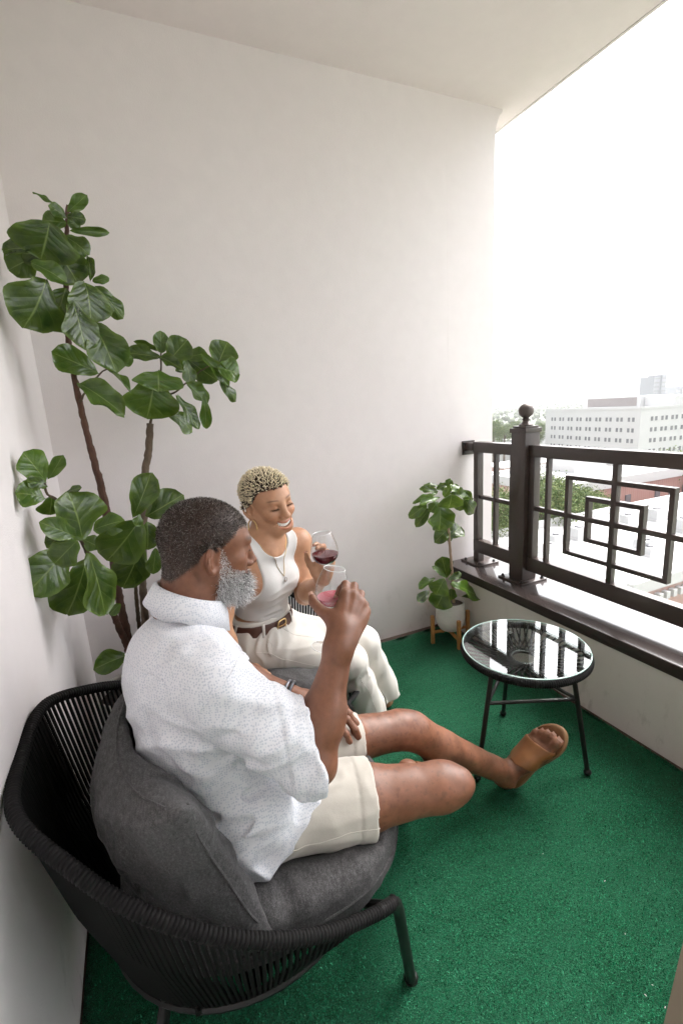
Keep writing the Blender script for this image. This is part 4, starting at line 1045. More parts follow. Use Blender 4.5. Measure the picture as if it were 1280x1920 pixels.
# ---------------------------------------------------------------- sandals
TAN = simple('tan_leather', (.235, .092, .028), .5, 0, .25, 26, .25, 120, .0015)
SOLE = simple('sandal_sole', (.25, .13, .06), .6, 0, .12, 40, .2, 200, .001)
def sandal(F, left, par):
    m_ = -1 if left else 1; S2 = SDF()
    out = [(0, -.072), (.028, -.058), (.036, -.02), (.034, .04), (.042, .09), (.051, .14), (.050, .18), (.034, .213), (.010, .226), (-.018, .214), (-.040, .185), (-.049, .145), (-.046, .09), (-.036, .03), (-.034, -.02), (-.027, -.058)]
    c = spline([(m_ * x, y, 0) for x, y in out], 4, True); c = np.array(c)
    mb = MB(); n = len(c); rings = []
    for (sc, z) in ((.94, -.020), (.985, -.019), (1.0, -.014), (1.0, -.004), (.985, .0005), (.95, .0025), (.90, .0)):
        cen = np.array((0, .075, 0)); rings.append([F.p(cen + (p - cen) * (sc if True else 1) + np.array((0, 0, z))) for p in c])
    vs = [tuple(p) for r_ in rings for p in r_]; fs = [(i * n + k, i * n + (k + 1) % n, (i + 1) * n + (k + 1) % n, (i + 1) * n + k) for i in range(len(rings) - 1) for k in range(n)]
    fs += [tuple(range(n))[::-1], tuple((len(rings) - 1) * n + k for k in range(n))]
    mb.add(vs, fs); sd_ = mb.build('sandal', SOLE, par, smooth=True, angle=50)
    # strap: a band following the foot
    st = SDF(); foot(st, F, left); base = st.ev
    ft = SDF(); 
    def band(P):
        l = F.loc(P); d = st.ev(P, disp=False) - .0035; d = np.maximum(d, -(d + .006)); sl = l[:, 1] + m_ * l[:, 0] * -.35
        return np.maximum(np.maximum(d, np.abs(sl - .098) - .044), -l[:, 2] - .001)
    ft.u(band); c0 = F.p((0, .1, .03)); me_, v_ = ft.mesh('strap', c0 - .11, c0 + .11, .0028, B=12)
    link('strap', me_, TAN, sd_)
    return sd_
sandal(FOOT_L, True, man); sandal(FOOT_R, False, man)
# bracelet watch on the left wrist
wd_ = unit(WL - EL); _, wu, wv = basis(wd_); wc = WL - wd_ * .035
wb_ = MB(); wb_.tube([V(wc + (wu * math.cos(a) * .034 + wv * math.sin(a) * .034)) for a in np.linspace(0, 2 * PI, 24, endpoint=False)], .0055, 8, closed=True)
wb2 = MB(); wb2.tube([V(wc - wd_ * .012 + (wu * math.cos(a) * .0345 + wv * math.sin(a) * .0345)) for a in np.linspace(0, 2 * PI, 24, endpoint=False)], .004, 8, closed=True)
br_ = wb_.build('bracelet', simple('bracelet_dark', (.06, .06, .07), .35, .5), man, smooth=True); wb2.build('bracelet', simple('bracelet_grey', (.2, .2, .22), .35, .7), man, smooth=True)
rebase(man, (.15, .95, .0))
# ------------------------------------------------------------------ smiling woman in the far chair
wNB = arr(.402, 1.655, .838); wP = arr(.365, 1.705, .445)
wHF = Frame((.437, 1.662, .985), (.31, -.93, -.08), (-.13, -.10, 1), .96)
wTF = Frame(wP, (.52, -.85, 0), wNB - wP, 1.0, True)
wSL, wSR = arr(.545, 1.70, .800), arr(.262, 1.60, .805)
wEL, wER = arr(.540, 1.64, .602), arr(.19, 1.50, .60)
wWL, wWR = arr(.533, 1.42, .735), arr(.22, 1.50, .46)
wRH, wLH = arr(.31, 1.655, .435), arr(.44, 1.735, .435)
wKR, wKL = np.array(ony(655, 1238, 1.50)), np.array(ony(680, 1203, 1.61))
wAR, wAL = np.array(onz(690, 1342, .03)) + arr(0, -.02, 0), np.array(onz(722, 1322, .03)) + arr(.02, .03, 0)
SKW = skin_mat('skin_warm_brown', (.42, .21, .115), (.54, .30, .18), .46, .15, .45)
S = SDF()
WT = SDF(); S_ = S; S = WT
S.u(ell(wTF.p((0, .0, .03)), (.14, .10, .09), wTF.R)); S.u(ell(wTF.p((0, .0, .15)), (.108, .078, .12), wTF.R), .06)
S.u(ell(wTF.p((0, .0, .27)), (.128, .088, .11), wTF.R), .06); S.u(ell(wTF.p((0, -.012, .325)), (.125, .07, .075), wTF.R), .04)
S.u(rcone(wSL, wSR, .040), .04)
for s in (-1, 1): S.u(ell(wTF.p((s * .056, .058, .258)), (.056, .050, .056), wTF.R), .045)
for s in (-1, 1): S.u(rcone(wTF.p((s * .018, .055, .362)), wTF.p((s * .12, .012, .365)), .0085, .011), .014)      # collarbones
S.u(rcone(wNB + arr(-.004, .01, -.035), wHF.p((0, -.032, -.045)), .052, .049), .045); S.u(rcone(wNB + arr(.008, -.022, -.02), wHF.p((0, .008, -.06)), .042, .042), .03)
for s in (-1, 1): S.u(rcone(wHF.p((s * .055, -.02, -.05)), wTF.p((s * .014, .06, .365)), .012, .009), .02)         # neck cords
for s_ in (wSL, wSR): S.u(rcone(wNB + arr(-.004, .016, -.005), s_ + arr(0, 0, .006), .036, .036), .05); S.u(ell(s_, (.050, .050, .050)), .03)
S = S_; S.ops += WT.ops
add_head(S, wHF, False)
for (s_, e_, w_) in ((wSL, wEL, wWL), (wSR, wER, wWR)):
    fd = unit(w_ - e_); S.u(rcone(s_, e_, .046, .035), .025); S.u(rcone(e_, e_ + (w_ - e_) * .35, .034, .037), .02); S.u(rcone(e_ + (w_ - e_) * .3, w_ - fd * .01, .037, .0215), .03)
aW = .12 * _r + .93 * _u - .18 * _w; nW = .84 * _w + .42 * _r + .1 * _u
wtips = hand(S, wWL, aW, nW, True, [(18, 44, 26), (30, 46, 28), (40, 50, 32), (52, 54, 36)], [(.020, .028, -.014), (.010, .024, -.010), (.003, .020, -.005)], .90, splay=(-.12, -.16, -.2, -.26))
wtips2 = hand(S, wWR, unit(arr(.6, -.1, -.25)), arr(.2, 0, 1), False, [(20, 25, 15)] * 4, [(.026, .030, -.010), (.010, .032, -.004), (.002, .027, -.002)], .9)
for (h_, k_, a_) in ((wRH, wKR, wAR), (wLH, wKL, wAL)):
    S.u(rcone(h_, k_, .07, .045), .03); S.u(rcone(k_, a_, .043, .032), .03)
S.disp = lambda P: .0006 * vnoise(P * 45); S.dmax = .001
wm, wv_ = S.mesh('person', (.05, 1.2, -.03), (1.05, 1.95, 1.16), .003)
wom = link('person', wm, SKW); tag(wom, 'smiling woman in white tank top and cream trousers lifting a glass in the far chair', 'person')
l = wHF.loc(wv_); x, y, z = l.T; ax = np.abs(x); hd = np.linalg.norm(l, axis=1) < .16
tint = np.ones((len(wv_), 3))
def wscalp(l):
    x, y, z = l.T
    line = np.where(y > .05, .066 - .25 * (np.abs(x) > .04) * (np.abs(x) - .04), np.where(y > .0, .066 - (.05 - y) * 1.15, np.where(y > -.03, .008 - (0 - y) * .6, -.012 - (-.03 - y) * .75)))
    return sstep(-.003, .006, z - np.maximum(line, -.06)) * (np.linalg.norm(l, axis=1) < .16)
sc = wscalp(l)[:, None]; tint = tint * (1 - sc) + sc * np.array((.16, .16, .17))
def paint(mask, col):
    global tint
    mk = np.clip(mask * hd, 0, 1)[:, None]; tint = tint * (1 - mk) + mk * np.array(col)
bz = .0255 + .006 * np.sin(np.clip((ax - .012) / .045, 0, 1) * 2.6) - .10 * np.clip(ax - .043, 0, 1)
paint(np.exp(-((ax - .034) / .0185) ** 6) * np.exp(-((z - bz + .002) / .0024) ** 2) * (y > .05) * .85, (.16, .14, .14))
lz = -.0062 - .0 * ax + 5.5 * (ax - .0325) ** 2
paint(np.exp(-((ax - .0335) / .0155) ** 6) * np.exp(-((z - lz) / .0021) ** 2) * (y > .055), (.07, .06, .06))
paint(np.exp(-((ax - .033) / .014) ** 4) * np.exp(-((z - .005) / .005) ** 2) * (y > .055) * .3, (.62, .5, .5))
paint(np.exp(-((x) / .034) ** 8) * np.exp(-((z + .0615 - 7.0 * x * x) / .0042) ** 4) * (y > .075) * .9, (.80, .50, .52))
paint(np.exp(-((x) / .031) ** 8) * np.exp(-((z + .0905 - 16 * x * x) / .0055) ** 4) * (y > .07) * .9, (.86, .55, .56))
paint(np.exp(-((x) / .027) ** 8) * np.exp(-((z + .0735 - 12 * x * x) / .0075) ** 4) * (y > .06) * (y < .0895 - 5 * ax ** 1.75) * .85, (.22, .10, .10))
paint(np.exp(-((ax - .0075) / .004) ** 2) * np.exp(-((z + .0475) / .003) ** 2) * (y > .09) * .8, (.3, .22, .2))
paint(np.exp(-((ax - .045) / .018) ** 2) * np.exp(-((z + .025) / .018) ** 2) * (y > .03) * .25, (1.05, .78, .72))
tint *= (1 + .05 * vnoise(wv_ * 40) + .05 * vnoise(wv_ * 110 + 3))[:, None]
vcol(wm, 'tint', tint)
nails(wtips, wom, simple('nail_rose', (.62, .36, .32), .25, 0, .05, 50, 0))
TEETH = simple('tooth', (.86, .84, .80), .25, 0, .03, 60, 0)
for i in range(-4, 4):
    xa = (i + .5) * .0069; wdt = .00342; hgt = .0080 - .0005 * abs(i + .5)
    yy = .0915 - 7 * abs(xa) ** 1.85; c = wHF.p((xa, yy - .0025, -.0722 + 8.5 * xa * xa)); tm = MB()
    R = wHF.R; tv = [tuple(c + R @ np.array((u * wdt, w_ * .002 - .0003 * abs(u), v * hgt))) for u in (-1, 1) for v in (-1, 1) for w_ in (-1, 1)]
    tm.add(tv, [(0, 1, 3, 2), (4, 6, 7, 5), (0, 4, 5, 1), (2, 3, 7, 6), (0, 2, 6, 4), (1, 5, 7, 3)]); tm.build('tooth', TEETH, wom, bevel=.0010, seg=2)
for s in (-1, 1):
    lm = MB()
    for q in np.linspace(-1, 1, 15):
        xx = .0325 + q * .0135; p0 = wHF.p((s * xx, .0905 - 10 * (xx - .0325) ** 2 - .1 * (xx - .0325), -.006 + 5.5 * (xx - .0325) ** 2)); p1 = wHF.p((s * (xx + q * .002), .098 - 10 * (xx - .0325) ** 2 - .1 * (xx - .0325), -.0095 + 5 * (xx - .0325) ** 2))
        lm.tube([V(p0), V(p1)], [.0006, .0002], 4)
    lm.build('lashes', M_BOLT, wom)
# tight bleached curls with dark roots: small twisted tapering locks
P, N_ = sample_mesh(wm, wv_, 9000, lambda c: np.where(np.linalg.norm(c - wHF.o, axis=1) < .16, wscalp(wHF.loc(c)) ** 2, 0), 8)
keep = []; cells = {}
for i in range(len(P)):
    c_ = tuple(np.floor(P[i] / .0037).astype(int))
    if all(np.sum((P[i] - P[j]) ** 2) > .0037 ** 2 for a in (-1, 0, 1) for b in (-1, 0, 1) for d in (-1, 0, 1) for j in cells.get((c_[0] + a, c_[1] + b, c_[2] + d), ())):
        keep.append(i); cells.setdefault(c_, []).append(i)
P, N_ = P[keep], N_[keep]; hv, hf, hc = [], [], []
rs = np.random.RandomState(4); lc = wHF.loc(P)
for p, n_, q in zip(P, N_, lc):
    short = sstep(-.03, .05, q[2]); L = (.006 + .013 * short) * rs.uniform(.75, 1.2); r = .0023 * rs.uniform(.8, 1.25)
    d = unit(n_ + wHF.d((0, .25, .45)) * .35 + rs.normal(0, .25, 3)); _, u_, v_ = basis(d); ph = rs.uniform(0, 6.28); tw = rs.uniform(2.5, 5) * rs.choice([-1, 1]); b0 = len(hv); am = rs.uniform(.0010, .0026)
    for k in range(7):
        t = k / 6; a = ph + tw * t; c = p - n_ * .001 + d * L * t + (u_ * math.cos(a) + v_ * math.sin(a)) * am * (t ** .7)
        rr = r * (1.0 - .45 * t) if k < 6 else r * .25
        for m_ in range(5): b = 2 * PI * m_ / 5 + a; hv.append(c + (u_ * math.cos(b) + v_ * math.sin(b)) * rr)
        base = np.array((.035, .025, .02)); tip = np.array((.84, .74, .54)) * (1 + .12 * math.sin(ph * 7)); f_ = float(sstep(.34, .72, t)) * (.35 + .65 * float(sstep(-.045, .02, q[2])))
        hc += [base * (1 - f_) + tip * f_] * 5
    for k in range(6):
        for m_ in range(5): hf.append((b0 + k * 5 + m_, b0 + k * 5 + (m_ + 1) % 5, b0 + (k + 1) * 5 + (m_ + 1) % 5, b0 + (k + 1) * 5 + m_))
    hf.append(tuple(b0 + 30 + m_ for m_ in range(5)))
hm_ = bpy.data.meshes.new('hair'); hm_.from_pydata([tuple(v) for v in hv], [], hf); vcol(hm_, 'tint', np.array(hc)); shade(hm_); link('hair', hm_, M_HAIR, wom)
GOLD = simple('brushed_gold', (.62, .43, .20), .28, 1, .08, 90, .05, 300, .0005)
SILV = simple('silver', (.6, .58, .55), .25, 1, .1, 90, 0)
for s in (-1, 1):
    c = V(wHF.p((s * .086, -.006, -.082))); ring = MB(); d1, d2 = V(wHF.d((0, .92, 0)) + wHF.d((s * -.25, 0, 0))).normalized(), V((0, 0, 1))
    ring.tube([c + d1 * math.cos(a) * .021 + d2 * math.sin(a) * .031 for a in np.linspace(0, 2 * PI, 36, endpoint=False)], .0026, 8, closed=True); ring.build('hoop_earring', GOLD, wom, smooth=True)
# ---------------------------------------------------------------- tank top
KNIT = cloth_mat('white_rib_knit', (.66, .65, .64), 1400, .85, .12)
T = SDF()
T.u(lambda P: WT.ev(P, disp=False) - .0048)
T.s(rcone(wTF.p((0, .062, .425)), wTF.p((0, .0, .50)), .064, .086), .004)             # neckline
for s, s_ in ((1, wSL), (-1, wSR)):
    T.s(ell(wTF.p((s * .170, .03, .330)), (.088, .17, .125), wTF.R), .006)
T.i(plane(wTF.p((0, .09, .118)), wTF.d((0, -.12, -1))), .004)
def knit(P):
    l = wTF.loc(P); nk = np.linalg.norm(l - np.array((0, .065, .412)), axis=1); 
    d = folds(P, [(wTF.d((1, .1, .15)), .10, .032, .0042, near(wTF.p((.02, .08, .17)), .10), 3.3), (wTF.d((.7, .2, .6)), .09, .03, .004, near(wTF.p((.10, .04, .26)), .07), 6.1)])
    return d - .0012 * sstep(.126, .133, l[:, 2]) * (l[:, 2] < .133)
T.disp = knit; T.dmax = .008
t_me, _t = T.mesh('tank_top', (.15, 1.45, .5), (.68, 1.9, .96), .003, largest=True)
tank = link('tank_top', t_me, KNIT, wom)
nk = []
for a in np.linspace(-1, 1, 31): nk.append(wTF.p((.064 * a, .13 - .085 * abs(a), .300 + .125 * abs(a) ** .9)))
q1, q2 = S.snap(nk, .0012), T.snap(nk, .0014); S2_ = np.where((np.linalg.norm(q2 - np.array(nk), axis=1) < np.linalg.norm(q1 - np.array(nk), axis=1))[:, None] & (T.ev(q2)[:, None] < .003), q2, q1); ch = MB(); ch.tube([V(p) for p in S2_], .0011, 5)
nc_ = ch.build('necklace', GOLD, wom, smooth=True)
pp = T.snap([wTF.p((0, .13, .286)), wTF.p((0, .13, .300)), wTF.p((0, .13, .293))], .003)
pd = MB(); pd.tube([V(pp[1]), V(pp[2]), V(pp[0])], .0008, 5)
fdir = V(wTF.d((0, 1, 0))); sdir = V(wTF.d((1, 0, 0))); udir = V(wTF.d((0, 0, 1)))
c = V(pp[0]) + fdir * .002
for r_ in (.0075, .0045): pd.tube([c + (sdir * math.cos(a) + udir * math.sin(a)) * r_ - udir * (.006 if r_ < .006 else 0) for a in np.linspace(0, 2 * PI, 20, endpoint=False)], .0013, 6, closed=True)
pd.build('pendant', SILV, nc_, smooth=True)
# ---------------------------------------------------------------- trousers
CREAM = cloth_mat('cream_denim', (.66, .635, .59), 1200, .85, .16)
Q = SDF(); Q.u(ell(wTF.p((0, .0, .02)), (.150, .112, .115), wTF.R))
Q.u(ell(wTF.p((0, .0, .10)), (.122, .092, .06), wTF.R), .04)
for (h_, k_, a_) in ((wRH, wKR, wAR), (wLH, wKL, wAL)):
    d = unit(k_ - h_); Q.u(rcone(h_, h_ + (k_ - h_) * .6, .090, .074), .05); Q.u(rcone(h_ + (k_ - h_) * .6, k_, .074, .062), .03)
    sd_ = unit(a_ - k_); Q.u(rcone(k_, k_ + (a_ - k_) * .35, .061, .060), .03); Q.u(rcone(k_ + (a_ - k_) * .35, a_ + sd_ * .03, .060, .088), .03)
Q.i(plane(arr(0, 0, .028), arr(.06, 0, -1)), .003)
Q.i(plane(wTF.p((0, 0, .112)), wTF.d((0, -.12, 1))), .004)
for a_ in (wAR, wAL): Q.s(rcone(a_ + arr(0, 0, .06), a_ - arr(0, 0, .06), .072, .084), .003)
def jean(P):
    return folds(P, [(unit(arr(.5, .5, .7)), .12, .032, .0055, near(wRH + (wKR - wRH) * .12 + arr(0, -.04, .06), .11), 1.2), (unit(arr(.2, -.9, .3)), .10, .028, .0055, near(wKR + arr(-.02, -.02, -.05), .085), 5.5),
        (unit(arr(.05, .1, 1)), .22, .05, .006, near((wKR + wAR) / 2, .17), 8.8), (unit(arr(.05, .1, 1)), .22, .05, .005, near((wKL + wAL) / 2, .17), 2.8), (unit(arr(.9, -.2, 0)), .2, .045, .003, near((wRH + wKR) / 2, .14), 11.1)]) + .001 * vnoise(P * 26)
Q.disp = jean; Q.dmax = .012
q_me, _q = Q.mesh('trousers', (.15, 1.3, .0), (1.1, 1.95, .66), .0036)
trs = link('trousers', q_me, CREAM, wom)
def mid(a, b, t): return a + (b - a) * t
seam(Q, [mid(wRH, wKR, .15) + arr(.02, -.02, .12), mid(wRH, wKR, .5) + arr(.0, -.02, .12), mid(wRH, wKR, .85) + arr(.0, -.01, .10), wKR + arr(.07, -.01, .06), mid(wKR, wAR, .3) + arr(.1, -.03, 0), mid(wKR, wAR, .7) + arr(.11, -.04, 0)], .0009, 'seam', CREAM, trs)
seam(Q, [mid(wLH, wKL, .3) + arr(.0, -.02, .12), mid(wLH, wKL, .8) + arr(.0, -.02, .10), wKL + arr(.06, -.02, .06), mid(wKL, wAL, .5) + arr(.1, -.03, 0)], .0009, 'seam', CREAM, trs)
seam(Q, [mid(wKR, wAR, .12) + arr(-.0, -.1, 0), mid(wKR, wAR, .5) + arr(.02, -.1, 0), mid(wKR, wAR, .95) + arr(.03, -.12, 0)], .0011, 'seam', CREAM, trs)
seam(Q, [mid(wRH, wKR, .0) + arr(-.0, -.12, .03), mid(wRH, wKR, .5) + arr(0, -.12, .0), mid(wRH, wKR, .9) + arr(0, -.1, -.01)], .0010, 'seam', CREAM, trs)
seam(Q, [wTF.p((-.09, .09, .09)), wTF.p((-.075, .13, .05)), wTF.p((-.105, .12, .02))], .001, 'seam', CREAM, trs, 6)
# belt, loops and buckle
BELT = simple('brown_leather', (.075, .028, .018), .45, 0, .2, 40, .25, 160, .001)
bf = SDF()
BW = SDF(); BW.u(ell(wTF.p((0, .0, .02)), (.150, .112, .115), wTF.R)); BW.u(ell(wTF.p((0, .0, .10)), (.122, .092, .06), wTF.R), .04)
def beltf(P):
    l_ = wTF.loc(P); d = BW.ev(P)
    return np.maximum(np.abs(d - .0045) - .003, np.abs(l_[:, 2] - .088 - .12 * (l_[:, 1] - .05)) - .021)
bf.u(beltf); b_me, _b = bf.mesh('belt', wP + arr(-.2, -.2, 0), wP + arr(.2, .2, .2), .0026, B=12); belt = link('belt', b_me, BELT, wom)
def on_belt(a, dz, off): 
    v = arr(math.sin(a) * .130, math.cos(a) * .102, 0); p = wTF.p((v[0] * (1 + off), v[1] * (1 + off), .088 + .12 * (v[1] - .05) + dz)); p = BW.snap([p], 0.006 + off * .06)[0]; nrm = wTF.d(unit(arr(math.sin(a) / .13, math.cos(a) / .102, 0))); tg = wTF.d(unit(arr(math.cos(a) * .13, -math.sin(a) * .102, 0))); return V(p), V(nrm), V(tg)
p, n_, tg = on_belt(-.03, 0, .045); bk_ = MB(); u3 = udir
bk_.tube([p + tg * (.022 * math.copysign(abs(math.cos(a)) ** .6, math.cos(a))) + u3 * (.024 * math.copysign(abs(math.sin(a)) ** .6, math.sin(a))) for a in np.linspace(0, 2 * PI, 28, endpoint=False)], .0028, 8, closed=True)
bk_.tube([p - tg * .022, p + n_ * .003, p + tg * .02], .0018, 6); bk_.build('buckle', GOLD, belt, smooth=True)
for a in (-.62, .5, -1.5):
    lp = MB(); pts = [on_belt(a, dz, o_)[0] for dz, o_ in ((-.026, .0), (-.021, .05), (0, .055), (.021, .05), (.026, 0))]
    tg = on_belt(a, 0, 0)[2]; vs = []
    for q_ in pts: vs += [q_ - tg * .0055, q_ + tg * .0055]
    lp.add(vs, [(2 * i, 2 * i + 1, 2 * i + 3, 2 * i + 2) for i in range(4)]); o = lp.build('belt_loop', CREAM, trs, smooth=True)
    sm = o.modifiers.new('thick', 'SOLIDIFY'); sm.thickness = .002
rebase(wom, (.4, 1.66, 0))
# ------------------------------------------------------------------ rope chairs, cushions, glass table
M_ROPE = simple('black_rope', (.0045, .004, .004), .7, 0, .3, 60, .3, 500, .001, .2)
M_FRAME = simple('black_frame', (.010, .009, .009), .38, 0, .1, 60, .05, 200, .0005, .35)
def rope_wrap(mb, path, r, pitch=.0075, n=10, closed=False):
    q = resample(path + ([path[0]] if closed else []), pitch / 4)
    if closed: q = q[:-1]
    ph = [.84, .97, 1.0, .95]
    mb.tube(q, r, n, closed=closed, rf=lambda i: r * ph[i % 4])
rim_half = [(.262, -.328, .338), (.215, -.352, .366), (.09, -.382, .428), (-.04, -.388, .508), (-.165, -.345, .580), (-.262, -.270, .640), (-.345, -.165, .685), (-.362, 0, .684)]
rim = rim_half + [(x, -y, z) for x, y, z in rim_half[-2::-1]]
rim_s = spline(rim, 10)
def make_chair(loc, rz, label):
    t = empty('rope_chair', loc, rz, label, 'chair', 'black rope tub chairs')
    mb = MB(); rope_wrap(mb, [tuple(p) for p in rim_s], .0130); mb.build('rim', M_ROPE, t, smooth=True)
    ring = [(.03 + .295 * math.cos(a), .285 * math.sin(a), .225 + .02 * math.cos(a)) for a in np.linspace(0, 2 * PI, 48, endpoint=False)]
    MB().tube(ring, .011, 8, closed=True).build('seat_ring', M_FRAME, t, smooth=True)
    L = resample(rim_s, .0005); n = 124
    for i in range(n):
        u = .02 + .96 * i / (n - 1); p = V(L[int(u * (len(L) - 1))]); a = math.atan2(p.y, p.x - .03); a2 = a
        q = V((.03 + .295 * math.cos(a2), .285 * math.sin(a2), .225 + .02 * math.cos(a2)))
        if (p - q).length < .05: continue
        m_ = p.lerp(q, .5) + V((p.x, p.y, 0)).normalized() * .010
        MB().tube([p, p.lerp(m_, .6) , m_, q], .0040, 5, cap=False).build('cord', M_ROPE, t, smooth=True)
    for s in (-1, 1):
        lp = [V((.215, s * .352, .366)), V((.250, s * .335, .346)), V((.268, s * .325, .325)), V((.278, s * .317, .29)), V((.33, s * .268, .004))]
        o = MB().tube(lp, .0125, 10).build('leg', M_FRAME, t, smooth=True, angle=60)
        MB().lathe([(0, .0), (.016, .0), (.017, .008), (.013, .014), (0, .016)], (.331, s * .266, 0), 12).build('foot_cap', M_FRAME, o, smooth=True)
        o = MB().tube([(-.17, s * .20, .225), (-.235, s * .235, .004)], .0125, 10).build('leg', M_FRAME, t, smooth=True, angle=60)
        MB().lathe([(0, .0), (.016, .0), (.017, .008), (.013, .014), (0, .016)], (-.236, s * .2355, 0), 12).build('foot_cap', M_FRAME, o, smooth=True)
        MB().tube([(.271, s * .323, .315), (.20, s * .22, .250), (.12, s * .10, .243)], .009, 8).build('stay', M_FRAME, t, smooth=True)
    for x in (-.12, .0, .12): MB().tube([(x, -.26, .220), (x, .26, .220)], .006, 6).build('seat_bar', M_FRAME, t)
    for k in range(40):
        x = -.255 + k * .0143; hw = .283 * math.sqrt(max(0, 1 - ((x - .03) / .295) ** 2))
        if hw > .05: MB().tube([(x, -hw, .225 + .068 * (x - .03)), (x + .002, 0, .214 + .068 * (x - .03)), (x, hw, .225 + .068 * (x - .03))], .0045, 5, cap=False).build('seat_cord', M_ROPE, t, smooth=True)
    return t
chair = make_chair((.09, .99, 0), 0, 'black rope tub chair in the foreground holding the bearded man')
chair2 = chair.copy(); COL.objects.link(chair2); chair2.location = (.42, 1.68, 0); chair2.rotation_euler = (0, 0, math.radians(-22)); chair2['label'] = 'black rope tub chair by the end wall under the smiling woman'
for ch_ in list(chair.children):
    c2 = ch_.copy(); COL.objects.link(c2); c2.parent = chair2
    for g_ in ch_.children: d2_ = g_.copy(); COL.objects.link(d2_); d2_.parent = c2
def melange():
    m = NT('grey_melange'); co = m.obj(); a = m.noise(m.mapping(co, (1, 1, 2.2)), 420, 3, .75); b = m.noise(m.mapping(co, (1.6, .5, 1)), 150, 3, .7); g = m.noise(co, 7, 3)
    c = m.ramp(m.math('ADD', m.math('MULTIPLY', a, .6), m.math('MULTIPLY', b, .4)), [(.34, (.018, .017, .018)), (.5, (.058, .056, .057)), (.68, (.14, .136, .138))])
    m.set(Base_Color=c, Roughness=.8, Specular_IOR_Level=.3, Sheen_Weight=.05); m.normal(m.bump(m.math('ADD', m.math('MULTIPLY', a, .2), g), .3, .008)); return m.m
M_GREY = melange()
def seat_cushion(c, rz, label, sub=None):
    D = SDF(); c = np.array(c); cr, sr = math.cos(rz), math.sin(rz); R = np.array([[cr, sr, 0], [-sr, cr, 0], [0, 0, 1]])
    def f(P):
        l = (P - c) @ R.T; rr = .372 * ((np.abs(l[:, 0]) / .308) ** 2.7 + (np.abs(l[:, 1]) / .308) ** 2.7 + 1e-9) ** (1 / 2.7); q = np.stack([np.maximum(rr - .335, 0) * 1.0, np.maximum(np.abs(l[:, 2]) - .020 - .016 * sstep(.38, .0, rr), 0)], 1)
        d = np.sqrt((q ** 2).sum(1)) - .034 + np.minimum(np.maximum(rr - .335, np.abs(l[:, 2]) - .036), 0)
        th = np.arctan2(l[:, 1], l[:, 0]); pk = vnoise(np.stack([th * 11, l[:, 2] * 20, rr * 9], 1))
        d = d + sstep(.25, .345, rr) * (.0035 * pk) + .0022 * np.exp(-((rr - .325) / .004) ** 2) * (l[:, 2] > 0) - .0028 * np.exp(-((l[:, 2] + .0) / .0035) ** 2) * (rr > .33)
        return d
    D.u(f)
    if sub is not None: D.s(sub, .03)
    D.disp = lambda P: folds(P, [(np.array((.35, -.8, .1)), .13, .05, .0045, near(c + R.T @ arr(.12, -.22, .03), .20), 3.3), (np.array((.8, .5, .1)), .12, .045, .005, near(c + R.T @ arr(.25, .05, .03), .16), 6.6)])
    D.dmax = .02
    me_, v_ = D.mesh('seat_cushion', c - arr(.42, .42, .12), c + arr(.42, .42, .12), .0058); o = link('seat_cushion', me_, M_GREY); tag(o, label, 'cushion', 'round grey seat cushions')
    pts = [c + R.T @ (arr(math.cos(a), math.sin(a), 0) * .308 / (abs(math.cos(a)) ** 2.7 + abs(math.sin(a)) ** 2.7) ** (1 / 2.7)) for a in np.linspace(0, 2 * PI, 60, endpoint=False)]
    MB().tube(pts, .0034, 6, closed=True).build('piping', M_GREY, o, smooth=True)
    rebase(o, c); return o
seat_cushion((.165, .985, .356), 0, 'round grey cushion bulging from the front of the near chair', lambda P: H2.ev(P, disp=False) - .001)
seat_cushion((.395, 1.695, .335), math.radians(-30), 'round grey cushion peeking out under the cream trousers', lambda P: Q.ev(P, disp=False) - .001)
